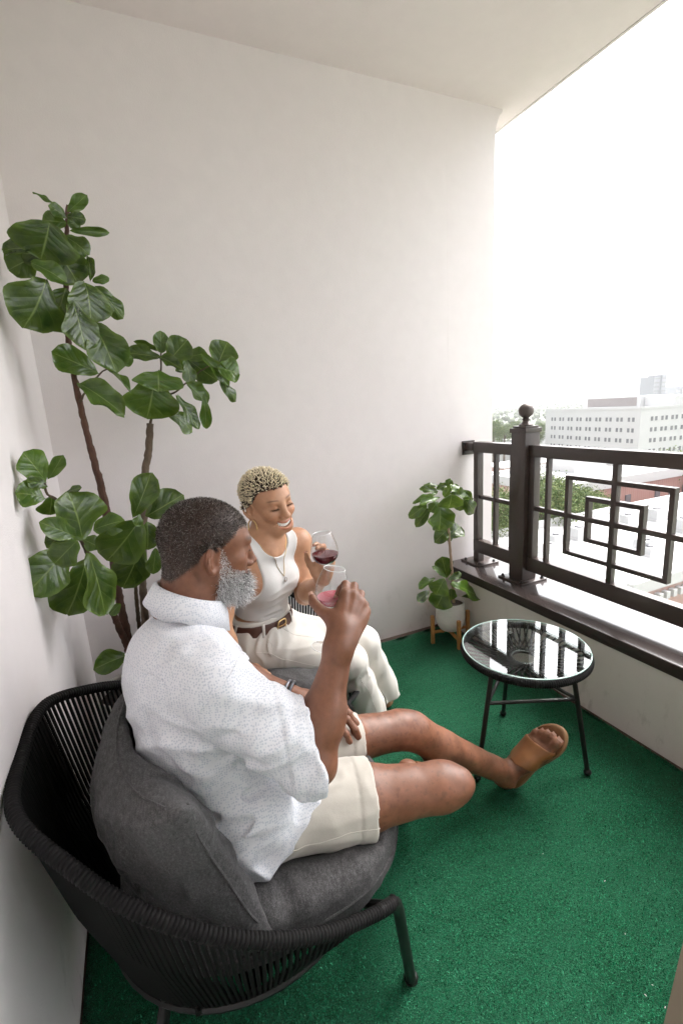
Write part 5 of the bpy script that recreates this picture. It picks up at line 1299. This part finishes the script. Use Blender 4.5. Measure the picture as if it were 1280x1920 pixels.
def back_cushion(c, nrm, up, label, sub, hu=.245, hv=.190, t0=.078):
    """square scatter cushion with pinched corners; local axes width, height, thickness"""
    D = SDF(); c = np.array(c, float); w_ = unit(nrm); v_ = np.array(up, float); v_ = unit(v_ - w_ * v_.dot(w_)); u_ = np.cross(v_, w_); R = np.array([u_, v_, w_]).T
    def tk(a, b): return t0 * np.sqrt(np.clip(1 - np.abs(a) ** 2.6, 0, 1)) ** .9 * np.sqrt(np.clip(1 - np.abs(b) ** 2.6, 0, 1)) ** .9
    def f(P):
        l = (P - c) @ R; pinch = 1 - .10 * (1 - (l[:, 1] / hv) ** 2).clip(0, 1); a = l[:, 0] / (hu * pinch); b = l[:, 1] / (hv * (1 - .10 * (1 - (l[:, 0] / hu) ** 2).clip(0, 1)))
        w = l[:, 2] - .35 * l[:, 0] ** 2 / hu; t = tk(a, b) + .006
        d = (np.abs(w) - t) * .55; d = np.maximum(d, (np.abs(a) - 1) * hu * .9); d = np.maximum(d, (np.abs(b) - 1) * hv * .9)
        return d - .0022 * np.exp(-((np.abs(a) - .985) / .02) ** 2)
    D.u(f); D.s(sub, .02)
    D.disp = lambda P: folds(P, [(unit(u_ * .6 + v_ * .8), .12, .045, .006, near(c + u_ * .16 - v_ * .05, .16), 1.3), (unit(u_ - v_ * .5), .10, .040, .006, near(c - u_ * .12, .16), 4.9), (v_, .1, .035, .003, None, 7.1)])
    D.dmax = .022
    me_, vv_ = D.mesh('back_cushion', c - .37, c + .37, .0058, largest=True); o = link('back_cushion', me_, M_GREY); tag(o, label, 'cushion', 'plump grey back cushions')
    def line(pts):
        pts = D.snap(pts, .0010)
        for _ in range(4): pts[1:-1] = (pts[:-2] + pts[1:-1] * 2 + pts[2:]) / 4
        MB().tube([V(p) for p in pts], .0024, 6).build('piping', M_GREY, o, smooth=True)
    for s_ in (-1, 1):
        line([c + R @ arr(s_ * hu * .93, b * hv, .35 * hu) for b in np.linspace(-.9, .9, 22)])
        line([c + R @ arr(a * hu, hv * .93 * s_, .35 * a * a * hu) for a in np.linspace(-.9, .9, 22)])
    line([c + R @ arr(s_ * hu * .55, b * hv, -.10) for s_, b in [(.9 + .12 * b, b) for b in np.linspace(-.85, .85, 20)]])
    rebase(o, c - arr(0, 0, .15)); return o
back_cushion((-.052, .900, .525), (.95, .06, .30), (-.30, -.05, 1), 'plump grey cushion squeezed behind the white patterned shirt', lambda P: H.ev(P) - .008)
back_cushion((.20, 1.80, .52), (.86, -.42, .25), (-.2, .1, 1), 'grey cushion behind the woman mostly hidden from view', lambda P: T.ev(P, disp=False) - .003, .21, .16, .06)
# ---------------------------------------------------------------- table
TC = V((1.172, 1.142, 0)); TR = .211
tb = empty('side_table', TC, 0, 'round black cord side table with glass top reflecting the railing', 'table')
GLASS_T = thin_glass('table_glass', (.93, .97, .96), boost=2.2)
gl = MB(); gl.lathe([(0, .441), (TR - .002, .441), (TR, .4425), (TR, .4465), (TR - .002, .448), (0, .448)], (0, 0, 0), 72); gl.build('glass_top', GLASS_T, tb, smooth=True, angle=30)
ge = MB(); ge.tube([(TR * 1.0 * math.cos(a), TR * math.sin(a), .4445) for a in np.linspace(0, 2 * PI, 90, endpoint=False)], .0022, 6, closed=True); ge.build('glass_edge', simple('glass_edge', (.45, .62, .58), .15, 0, .05, 60, 0), tb, smooth=True)
rr = MB(); rope_wrap(rr, [((TR - .004) * math.cos(a), (TR - .004) * math.sin(a), .425) for a in np.linspace(0, 2 * PI, 72, endpoint=False)], .0135, .007, 9, True); rr.build('rim', M_ROPE, tb, smooth=True)
hub = MB(); hub.tube([(.045 * math.cos(a), .045 * math.sin(a), .398) for a in np.linspace(0, 2 * PI, 32, endpoint=False)], .006, 8, closed=True); hub.build('hub_ring', M_FRAME, tb, smooth=True)
cord0 = None
for i in range(80):
    a = 2 * PI * i / 80
    if cord0 is None:
        cord0 = MB().tube([(TR - .008, 0, .430), (.14, .004 , .414), (.047, .016, .401)], .0031, 5, cap=False).mesh('cord', True); cord0.materials.append(M_ROPE)
        cord1 = MB().tube([(TR - .008, 0, .420), (.14, -.004, .405), (.047, -.016, .394)], .0031, 5, cap=False).mesh('cord', True); cord1.materials.append(M_ROPE)
    o = bpy.data.objects.new('cord', cord0 if i % 2 else cord1); COL.objects.link(o); o.parent = tb; o.rotation_euler = (0, 0, a)
feet = [V((.949, 1.122, 0)) - TC, V((1.296, .962, 0)) - TC, V((1.273, 1.346, 0)) - TC]
for i, f_ in enumerate(feet):
    top = f_ * .70 + V((0, 0, .415)); o = MB().tube([top, f_ + V((0, 0, .012))], .0088, 10).build('leg', M_FRAME, tb, smooth=True)
    MB().lathe([(.0135 * math.sin(a), .013 - .0125 * math.cos(a)) for a in np.linspace(.3, PI, 9)], f_, 14).build('ball_foot', M_FRAME, o, smooth=True)
    g_ = feet[(i + 1) % 3]; z = .285; k = 1 - .3 * z / .415
    MB().tube([f_ * k + V((0, 0, z)), g_ * k + V((0, 0, z))], .0065, 8).build('stretcher', M_FRAME, tb, smooth=True)
# ---------------------------------------------------------------- wine glasses
GLASS = thin_glass('wine_glass', (.985, .985, .985), boost=1.25)
WINE = NT('red_wine'); WINE.set(Base_Color=(.09, .008, .015), Roughness=.05, Specular_IOR_Level=.5); WINE = WINE.m
WINE2 = NT('pale_red_wine'); WINE2.set(Base_Color=(.42, .07, .10), Roughness=.05, Specular_IOR_Level=.5); WINE2 = WINE2.m
def wine_glass(rim_c, foot_c, label, R0, bowl, fill, wine, tilt_level):
    rim_c, foot_c = V(rim_c), V(foot_c); ax = (rim_c - foot_c).normalized(); Ht = (rim_c - foot_c).length
    Rm = ax.to_track_quat('Z', 'Y').to_matrix(); t = empty('wine_glass', foot_c, 0, label, 'wine glass', 'stemmed wine glasses'); k = R0
    zb = Ht - bowl
    def prof(z): return k * min(1, math.sqrt(max(0, 1 - ((z - zb - .42 * bowl) / (.42 * bowl)) ** 2))) if z < zb + .42 * bowl else k * (1 - .34 * ((z - zb - .42 * bowl) / (.58 * bowl)) ** 1.7)
    zs = list(zb + bowl * (1 - np.cos(np.linspace(0, PI / 2, 9)))[:-1] * .42) + list(np.linspace(zb + .42 * bowl, Ht, 12))
    outer = [(max(prof(z), .0005), z) for z in zs]; 
    g = MB(); g.lathe(outer + [(prof(Ht) - .0008, Ht + .0004)], (0, 0, 0), 40, Rm); o = g.build('bowl', GLASS, t, smooth=True)
    rm = MB(); rm.tube([Rm @ V((prof(Ht) * math.cos(a), prof(Ht) * math.sin(a), Ht)) for a in np.linspace(0, 2 * PI, 40, endpoint=False)], .0007, 6, closed=True); rm.build('lip', simple('glass_lip', (.85, .86, .87), .05, 0, .02, 50, 0), o, smooth=True)
    s_ = MB(); s_.lathe([(.0, .002), (k * .78, .0), (k * .79, .0012), (k * .4, .003), (.006, .007), (.0032, .016), (.003, zb * .6), (.0045, zb - .006), (.010, zb + .001)], (0, 0, 0), 32, Rm); s_.build('stem', GLASS, t, smooth=True)
    fr = MB(); fr.tube([Rm @ V((k * .785 * math.cos(a), k * .785 * math.sin(a), .0006)) for a in np.linspace(0, 2 * PI, 40, endpoint=False)], .0008, 6, closed=True); fr.build('foot_rim', bpy.data.materials['glass_lip'], t, smooth=True)
    # wine: level surface inside the tilted bowl
    zf = zb + bowl * fill; wn = bpy.data.meshes.new('wine'); bm = bmesh.new(); n = 36; lev = Rm.inverted() @ V((0, 0, 1)); rings = []
    for j in range(9):
        rings.append([])
        for q in range(n):
            a = 2 * PI * q / n; zt = zf
            for _ in range(6):
                r = max(prof(max(zt, zb + .0005)) - .0012, .0005); zt = zf - (lev.x * math.cos(a) * r + lev.y * math.sin(a) * r) / lev.z
            z = zb + .001 + (max(zt, zb + .0015) - zb - .001) * (j / 8) ** 1.5; r = max(prof(z) - .0012, .0004); rings[-1].append(bm.verts.new(Rm @ V((r * math.cos(a), r * math.sin(a), z))))
    for j in range(8):
        for q in range(n): bm.faces.new((rings[j][q], rings[j][(q + 1) % n], rings[j + 1][(q + 1) % n], rings[j + 1][q]))
    bm.faces.new(rings[-1]); bm.to_mesh(wn); bm.free(); shade(wn, True, 40); link('wine', wn, wine, t)
    return t
MG_R, MG_F = ony(627, 1066, .925), ony(607, 1213, .935)
WG_R, WG_F = ony(603, 1000, 1.335), ony(622, 1118, 1.33)
wine_glass(MG_R, MG_F, 'wine glass with pale red wine held up by the man', .037, .090, .28, WINE2, 0)
wine_glass(WG_R, WG_F + (WG_F - WG_R) * .25, 'wine glass with dark red wine held by the woman', .044, .105, .36, WINE, 0)
# ------------------------------------------------------------------ fiddle leaf figs
def leaf_mat():
    m = NT('fig_leaf'); uv = m.n('UVMap').outputs[0]; sp = m.n('SeparateXYZ'); m.l(uv, sp.inputs[0])
    s = m.math('ABSOLUTE', m.math('SUBTRACT', m.math('MULTIPLY', sp.outputs[0], 2.0), 1.0)); t = sp.outputs[1]
    mid_ = m.ramp(s, [(.012, 1), (.05, 0)])
    ph = m.math('SUBTRACT', m.math('MULTIPLY', t, 4.4), m.math('MULTIPLY', m.math('POWER', s, .8), 1.7))
    saw = m.math('ABSOLUTE', m.math('SUBTRACT', m.math('FRACT', ph), .5))
    lat = m.math('MULTIPLY', m.ramp(saw, [(.0, 1), (.045, 0)]), m.ramp(s, [(.55, 1), (.95, .1)]))
    vein = m.math('MAXIMUM', mid_, m.math('MULTIPLY', lat, .4))
    oi = m.n('ObjectInfo'); co = m.obj(); nz = m.noise(co, 2.2, 4, .6)
    base = m.mix(oi.outputs['Random'], (.012, .032, .007), (.048, .108, .014))
    base = m.mix(m.math('MULTIPLY', m.ramp(nz, [(.4, 0), (.7, 1)]), .6), base, (.11, .17, .022))
    edge = m.ramp(m.math('MAXIMUM', s, m.math('MULTIPLY', m.math('ABSOLUTE', m.math('SUBTRACT', t, .5)), 1.9)), [(.68, 0), (1, 1)])
    base = m.mix(m.math('MULTIPLY', edge, .55), base, (.13, .20, .03))
    col = m.mix(m.math('MULTIPLY', vein, .7), base, (.20, .27, .075))
    bf = m.n('NewGeometry').outputs['Backfacing']; col = m.mix(m.math('MULTIPLY', bf, .55), col, (.14, .20, .075))
    quilt = m.math('SUBTRACT', m.ramp(saw, [(.0, 0), (.3, 1)]), m.math('MULTIPLY', mid_, .8))
    m.set(Base_Color=col, Roughness=m.math('ADD', m.math('MULTIPLY', nz, .22), .12), Specular_IOR_Level=.5, Subsurface_Weight=0.0)
    m.normal(m.bump(m.math('ADD', quilt, m.math('MULTIPLY', m.noise(co, 16, 3), .5)), .13, .02)); 
    # light seeping through the blade
    tr = m.n('BsdfTranslucent'); m.l(m.mix(.5, col, (.25, .38, .05)), tr.inputs[0]); ms = m.n('MixShader'); ms.inputs[0].default_value = .16
    m.l(m.b.outputs[0], ms.inputs[1]); m.l(tr.outputs[0], ms.inputs[2]); m.l(ms.outputs[0], m.out.inputs[0]); return m.m
M_LEAF = leaf_mat()
def leaf_mesh(seed):
    rs = np.random.RandomState(seed); nt_, ns = 14, 9; vs, uvs, fs = [], [], []
    cup = rs.uniform(-.10, .22); bend = rs.uniform(.08, .42); tw = rs.uniform(-.25, .25); ph = rs.uniform(0, 6.28, 3); wav = rs.uniform(.03, .09); wide = rs.uniform(.54, .66); notch = rs.uniform(0, .05)
    for i in range(nt_):
        t = i / (nt_ - 1)
        w_ = (math.sin(PI * min(1, t ** (math.log(.5) / math.log(wide)))) ** .52 if 0 < t < 1 else 0) * (1 - .12 * math.exp(-((t - .28) / .13) ** 2)) * .5
        w_ = max(w_, .012)
        for j in range(ns):
            s = (j / (ns - 1)) * 2 - 1; e = abs(s)
            ww = w_ * (1 + .05 * math.sin(t * 14 + ph[0] + (2 if s > 0 else 0)))
            x = s * ww; y = t - (notch * (1 - e) * (t > .8)) - .03 * e * (t < .2)
            z = cup * e ** 1.8 * w_ * 1.6 - bend * (t - .1) ** 2 + wav * math.sin(t * 11 + ph[1] + (1.7 if s > 0 else 0)) * e ** 2 + tw * x * (t - .3) + .015 * (1 - e) * 0
            vs.append((x, y, z)); uvs.append((j / (ns - 1), t))
    for i in range(nt_ - 1):
        for j in range(ns - 1): fs.append((i * ns + j, i * ns + j + 1, (i + 1) * ns + j + 1, (i + 1) * ns + j))
    me = bpy.data.meshes.new('leaf'); me.from_pydata(vs, [], fs); uvl = me.uv_layers.new(name='UVMap')
    for lp in me.loops: uvl.data[lp.index].uv = uvs[lp.vertex_index]
    me.update(); shade(me); me.materials.append(M_LEAF); return me
LEAVES = [leaf_mesh(s) for s in range(9)]
CAM = V((0, 0, CAM_H)); lr = random.Random(21)
def leaf(parent, b, t, wpx, y0, y1, tilt=0., roll=0.):
    B, T = ony(*b, y0), ony(*t, y1)
    for P in (B, T):
        if P.x < XL + .012: P.xyz = CAM + (P - CAM) * ((XL + .012) / P.x)
        if P.y > YB - .02: P.y = YB - .02
    ax = T - B; L = ax.length; ax.normalize(); toc = (CAM - B).normalized(); depth = (B - CAM).dot(V(tuple(RC[:, 2])))
    n = toc + V((.40, 0, .34)) + V((lr.uniform(-.25, .25), lr.uniform(-.25, .25), lr.uniform(-.15, .2))); n = (n - ax * n.dot(ax)).normalized()
    n = Matrix.Rotation(roll, 3, ax) @ n; sd_ = ax.cross(n).normalized(); w_ = wpx * 1.16 * depth / FPX
    o = bpy.data.objects.new('leaf', lr.choice(LEAVES)); COL.objects.link(o)
    M_ = Matrix.Identity(4)
    for i in range(3): M_[i][0] = sd_[i] * w_; M_[i][1] = ax[i] * L; M_[i][2] = n[i] * max(L, w_ * .8)
    M_.translation = B; o.parent = parent; o.matrix_parent_inverse = Matrix.Translation(-parent.location); o.matrix_basis = M_
    return o
def bark_mat(name, a, b):
    m = NT(name); co = m.obj(); n1 = m.noise(m.mapping(co, (1, 1, .35)), 60, 5, .65); n2 = m.noise(co, 18, 3)
    m.set(Base_Color=m.mix(n1, a, m.mix(n2, b, a)), Roughness=.85); m.normal(m.bump(n1, .8, .01)); return m.m
M_TRUNK = bark_mat('fig_bark', (.045, .020, .013), (.22, .105, .065)); M_TRUNK2 = bark_mat('fig_bark_grey', (.08, .055, .035), (.28, .21, .15)); M_STEM = bark_mat('pale_stem', (.34, .24, .16), (.50, .38, .27))
M_TWIG = simple('leaf_stalk', (.07, .045, .02), .6)
def stem(parent, pts, r, mat, name='trunk', n=10):
    q = resample(spline([tuple(ony(x, y, d)) for x, y, d in pts], 6), .012); rs = np.random.RandomState(len(q)); m_ = len(q)
    rad = [(r[0] + (r[1] - r[0]) * i / (m_ - 1)) * (1 + .10 * math.sin(i * 1.7) * rs.rand() + rs.uniform(-.06, .06)) for i in range(m_)]
    q = [p + rs.normal(0, .0008, 3) for p in q]
    o = MB().tube(q, rad, n).build(name, mat, None, smooth=True); o.parent = parent; o.matrix_parent_inverse = Matrix.Translation(-parent.location); return o
fig = empty('fiddle_leaf_fig', (-.115, 1.84, .0), 0, 'tall branching fiddle leaf fig in the corner behind the man', 'plant')
stem(fig, [(248, 1262, 1.84), (238, 1190, 1.84), (222, 1110, 1.83), (206, 1005, 1.82), (196, 940, 1.82), (176, 860, 1.81), (152, 765, 1.83), (131, 655, 1.85), (124, 560, 1.87), (126, 430, 1.87), (128, 385, 1.86)], (.017, .006), M_TRUNK)
stem(fig, [(262, 1262, 1.86), (272, 1180, 1.90), (268, 1090, 1.93), (270, 1000, 1.94), (271, 900, 1.94), (279, 845, 1.94), (282, 795, 1.94)], (.015, .013), M_TRUNK2)
stem(fig, [(282, 797, 1.94), (287, 772, 1.93), (294, 735, 1.92), (302, 690, 1.92), (302, 640, 1.92)], (.005, .0028), M_TWIG, 'twig', 6)
stem(fig, [(296, 745, 1.92), (330, 735, 1.90), (352, 715, 1.9), (385, 690, 1.9), (408, 680, 1.9)], (.004, .0022), M_TWIG, 'twig', 6)
stem(fig, [(150, 755, 1.81), (170, 720, 1.80), (190, 700, 1.79), (212, 685, 1.79)], (.004, .0025), M_TWIG, 'twig', 6)
stem(fig, [(246, 1225, 1.83), (225, 1180, 1.78), (200, 1120, 1.70), (175, 1060, 1.64), (160, 1025, 1.60)], (.013, .007), M_TRUNK)
stem(fig, [(165, 1040, 1.60), (140, 990, 1.55), (110, 940, 1.5), (88, 925, 1.46), (85, 905, 1.45)], (.005, .003), M_TWIG, 'twig', 6)
stem(fig, [(262, 1180, 1.87), (255, 1100, 1.80), (262, 1020, 1.76), (268, 975, 1.76)], (.008, .004), M_TWIG, 'twig', 6)
def z3(l): return [((a * .375, 320 + b * .375), (c * .375, 320 + d * .375), w_ * .375, *r) for (a, b, c, d, w_, *r) in l]
def z4(l): return [((a * .2969, 800 + b * .2969), (c * .2969, 800 + d * .2969), w_ * .2969, *r) for (a, b, c, d, w_, *r) in l]
# base x, y, tip x, y, width in the enlarged views; then nearness in cm, roll
TOP = z3([(290, 180, 165, 75, 26, 0), (340, 205, 430, 130, 66, 2), (335, 235, 262, 172, 70, 3), (335, 228, 424, 240, 64, 4), (330, 262, 216, 240, 95, 2), (340, 268, 412, 255, 70, 0), (355, 300, 555, 308, 46, 3), (250, 262, 215, 438, 305, 8),
    (160, 395, -6, 372, 84, 6), (200, 420, 40, 490, 150, -3), (275, 385, 400, 556, 205, 2), (160, 462, 328, 530, 106, 9), (232, 545, 172, 778, 285, 10), (330, 590, 262, 802, 190, 5), (425, 560, 480, 740, 225, 5), (480, 580, 624, 720, 100, 0), (465, 552, 540, 535, 44, 1), (440, 425, 462, 530, 44, 1), (365, 650, 440, 895, 195, 9), (470, 770, 590, 975, 200, 6), (490, 1010, 262, 900, 160, -4), (395, 1062, 626, 1195, 150, 8), (560, 955, 668, 930, 80, 3), (530, 985, 664, 1092, 52, 4), (300, 430, 90, 400, 130, 0), (330, 330, 450, 400, 120, -3)])
MID = z3([(806, 910, 806, 806, 68, 4), (838, 962, 935, 842, 120, 5), (800, 935, 632, 900, 74, 3), (792, 898, 672, 850, 30, 1), (798, 930, 914, 982, 62, 8), (790, 1000, 800, 1078, 205, 9), (768, 1055, 755, 1236, 240, 7), (925, 950, 968, 1052, 70, 4), (950, 950, 1090, 1056, 105, 1), (1008, 915, 1160, 1068, 62, 6), (1088, 975, 1140, 850, 128, 4), (1090, 985, 1204, 1010, 118, 7), (1100, 1045, 1196, 1142, 56, 4), (935, 1062, 1050, 1160, 84, 6), (1020, 1120, 1036, 1294, 52, 7), (888, 1125, 1002, 1290, 92, 8), (825, 1195, 985, 1285, 90, 3), (940, 935, 1020, 905, 70, 0), (880, 1000, 980, 950, 70, 1)])
LOW = z4([(292, 345, 158, 160, 178, 0), (308, 330, 400, 186, 74, 2), (302, 375, 190, 330, 84, 4), (285, 450, 122, 400, 165, 5), (420, 415, 515, 382, 56, 0), (330, 440, 320, 560, 150, -2), (520, 705, 470, 418, 320, 6), (595, 650, 768, 578, 140, 5), (472, 692, 284, 606, 124, 12), (486, 722, 330, 880, 165, 14), (425, 770, 226, 1030, 235, 5), (545, 850, 450, 1215, 270, 3), (565, 805, 690, 1190, 245, 13), (880, 595, 680, 880, 255, 15), (846, 570, 955, 308, 150, 8), (925, 565, 1146, 440, 170, 5), (885, 555, 868, 625, 62, 17), (930, 605, 948, 785, 118, 10), (890, 760, 790, 1042, 200, 0), (985, 770, 968, 934, 86, 5), (800, 1445, 608, 1510, 125, 0), (760, 1120, 690, 1190, 60, 2), (500, 700, 640, 760, 120, -2), (460, 640, 300, 740, 120, 0)])
for (b, t, w_, dy, *r) in TOP: leaf(fig, b, t, w_ * .88, 1.80 - dy * .012, 1.80 - dy * .012 - lr.uniform(-.02, .05), roll=lr.uniform(-.35, .35))
for (b, t, w_, dy, *r) in MID: leaf(fig, b, t, w_, 1.93 - dy * .012, 1.93 - dy * .012 - lr.uniform(-.02, .05), roll=lr.uniform(-.35, .35))
for (b, t, w_, dy, *r) in LOW:
    yb = np.interp(b[0], [60, 150, 250, 320], [1.46, 1.58, 1.72, 1.78]) - dy * .012; leaf(fig, b, t, w_, yb, yb - lr.uniform(-.01, .05), roll=lr.uniform(-.3, .3))
M_CERAM = simple('white_ceramic', (.70, .68, .65), .45, 0, .05, 30, .1, 90, .001)
M_SOIL = simple('potting_soil', (.03, .02, .014), .95, 0, .5, 90, .6, 120, .004)
pot = empty('plant_pot', (-.118, 1.84, 0), 0, 'cream pot of the tall fig half hidden behind the near chair', 'pot')
MB().lathe([(0, .0), (.10, .0), (.108, .01), (.128, .27), (.130, .30), (.124, .304), (.118, .298), (.116, .26), (0, .26)], (0, 0, 0), 40).build('vessel', M_CERAM, pot, smooth=True, angle=35)
MB().lathe([(0, .268), (.08, .27), (.117, .264)], (0, 0, 0), 24).build('soil', M_SOIL, pot, smooth=True)
# small fig in the corner by the parapet
PC = V((1.484, 1.985, 0))
st_ = empty('plant_stand', PC, 0, 'small wooden four legged plant stand in the far corner', 'stand')
M_WOOD = NT('honey_wood'); co = M_WOOD.obj(); g_ = M_WOOD.noise(M_WOOD.mapping(co, (1, 1, .12)), 120, 4, .6); M_WOOD.set(Base_Color=M_WOOD.mix(g_, (.30, .13, .035), (.50, .25, .08)), Roughness=.5); M_WOOD = M_WOOD.m
for dx_, dy_ in ((1.381, 2.006), (1.463, 1.882), (1.587, 1.964), (1.505, 2.088)):
    d_ = V((dx_, dy_, 0)) - PC; a = math.atan2(d_.y, d_.x)
    MB().box(-.0095, .0095, -.009, .009, 0, .165, Matrix.Rotation(a, 3, 'Z'), d_).build('leg', M_WOOD, st_, bevel=.002)
for k in (0, 1):
    a = math.atan2(-.103, -.0) if False else math.atan2(2.006 - 1.985, 1.381 - 1.484) + k * PI / 2
    MB().box(-.095, .095, -.007, .007, .060 + k * .0005 - (0.0135 if k else 0), .073 - (0.0135 if k else 0), Matrix.Rotation(a, 3, 'Z')).build('crossbar', M_WOOD, st_, bevel=.0015)
pp_ = empty('planter_pot', PC + V((0, 0, .0745)), 0, 'white ceramic pot with scalloped relief on the wooden stand', 'pot')
pm = bpy.data.meshes.new('vessel'); bm = bmesh.new(); nz_, na_ = 40, 96; g = []
for i in range(nz_ + 1):
    z = .165 * i / nz_; r0 = .050 + .026 * min(1, (z / .05)) ** .6; row = []
    for k in range(na_):
        a = 2 * PI * k / na_; u = a * 16 / (2 * PI); v = z / .017; sh = (int(v) % 2) * .5; fu = ((u + sh) % 1) - .5; fv = v % 1
        b_ = .0036 * (max(0, 1 - (fu * 2) ** 2) ** .5) * (1 - fv) if .01 < z < .155 else .001
        row.append(bm.verts.new(((r0 + b_) * math.cos(a), (r0 + b_) * math.sin(a), z)))
    g.append(row)
for i in range(nz_):
    for k in range(na_): bm.faces.new((g[i][k], g[i][(k + 1) % na_], g[i + 1][(k + 1) % na_], g[i + 1][k]))
bm.faces.new(g[0][::-1]); bm.to_mesh(pm); bm.free(); shade(pm); link('vessel', pm, M_CERAM, pp_)
MB().lathe([(0, .145), (.05, .147), (.0745, .142)], (0, 0, 0), 24).build('soil', M_SOIL, pp_, smooth=True)
fig2 = empty('fiddle_leaf_fig', PC + V((0, 0, .21)), 0, 'small two tiered fiddle leaf fig beside the railing corner', 'plant')
stem(fig2, [(851, 1150, 1.985), (848, 1090, 1.985), (844, 1040, 1.985), (841, 1000, 1.985), (839, 960, 1.985), (838, 930, 1.985)], (.0085, .006), M_STEM)
def z5(l): return [((760 + a * .1822, 880 + b * .1822), (760 + c * .1822, 880 + d * .1822), w_ * .1822, *r) for (a, b, c, d, w_, *r) in l]
SM = z5([(355, 385, 372, 640, 335, 9), (470, 262, 462, 420, 290, 12), (470, 255, 716, 272, 140, 4), (590, 300, 765, 470, 165, 7), (345, 295, 158, 332, 95, 8), (325, 240, 92, 302, 74, 5), (335, 222, 166, 186, 76, 3), (335, 170, 206, 142, 56, 0), (415, 195, 466, 98, 88, 0), (430, 225, 546, 152, 100, 3), (395, 285, 455, 182, 86, 8), (215, 360, 46, 484, 120, 5), (245, 410, 104, 578, 120, 2), (440, 610, 318, 726, 150, 0), (450, 690, 590, 570, 190, -2), (440, 610, 500, 745, 120, -3), (330, 330, 260, 430, 120, 3), (560, 300, 560, 420, 120, 2), (420, 160, 330, 200, 90, 1),
    (425, 1115, 375, 902, 205, 0), (412, 1112, 304, 1004, 66, 8), (440, 1132, 602, 1062, 84, 6), (395, 1128, 312, 1292, 245, 12), (300, 1125, 136, 1205, 110, 4), (475, 1170, 780, 1300, 235, 9), (590, 1310, 778, 1335, 95, 2), (400, 1250, 318, 1430, 275, 7), (240, 1250, 124, 1356, 110, 4), (470, 1230, 480, 1350, 150, 5)])
for (b, t, w_, dy, *r) in SM: leaf(fig2, b, t, w_ * (.88 if b[1] < 1060 else .80), 2.0 - dy * .010, 2.0 - dy * .010 - lr.uniform(-.01, .03), roll=lr.uniform(-.3, .3))
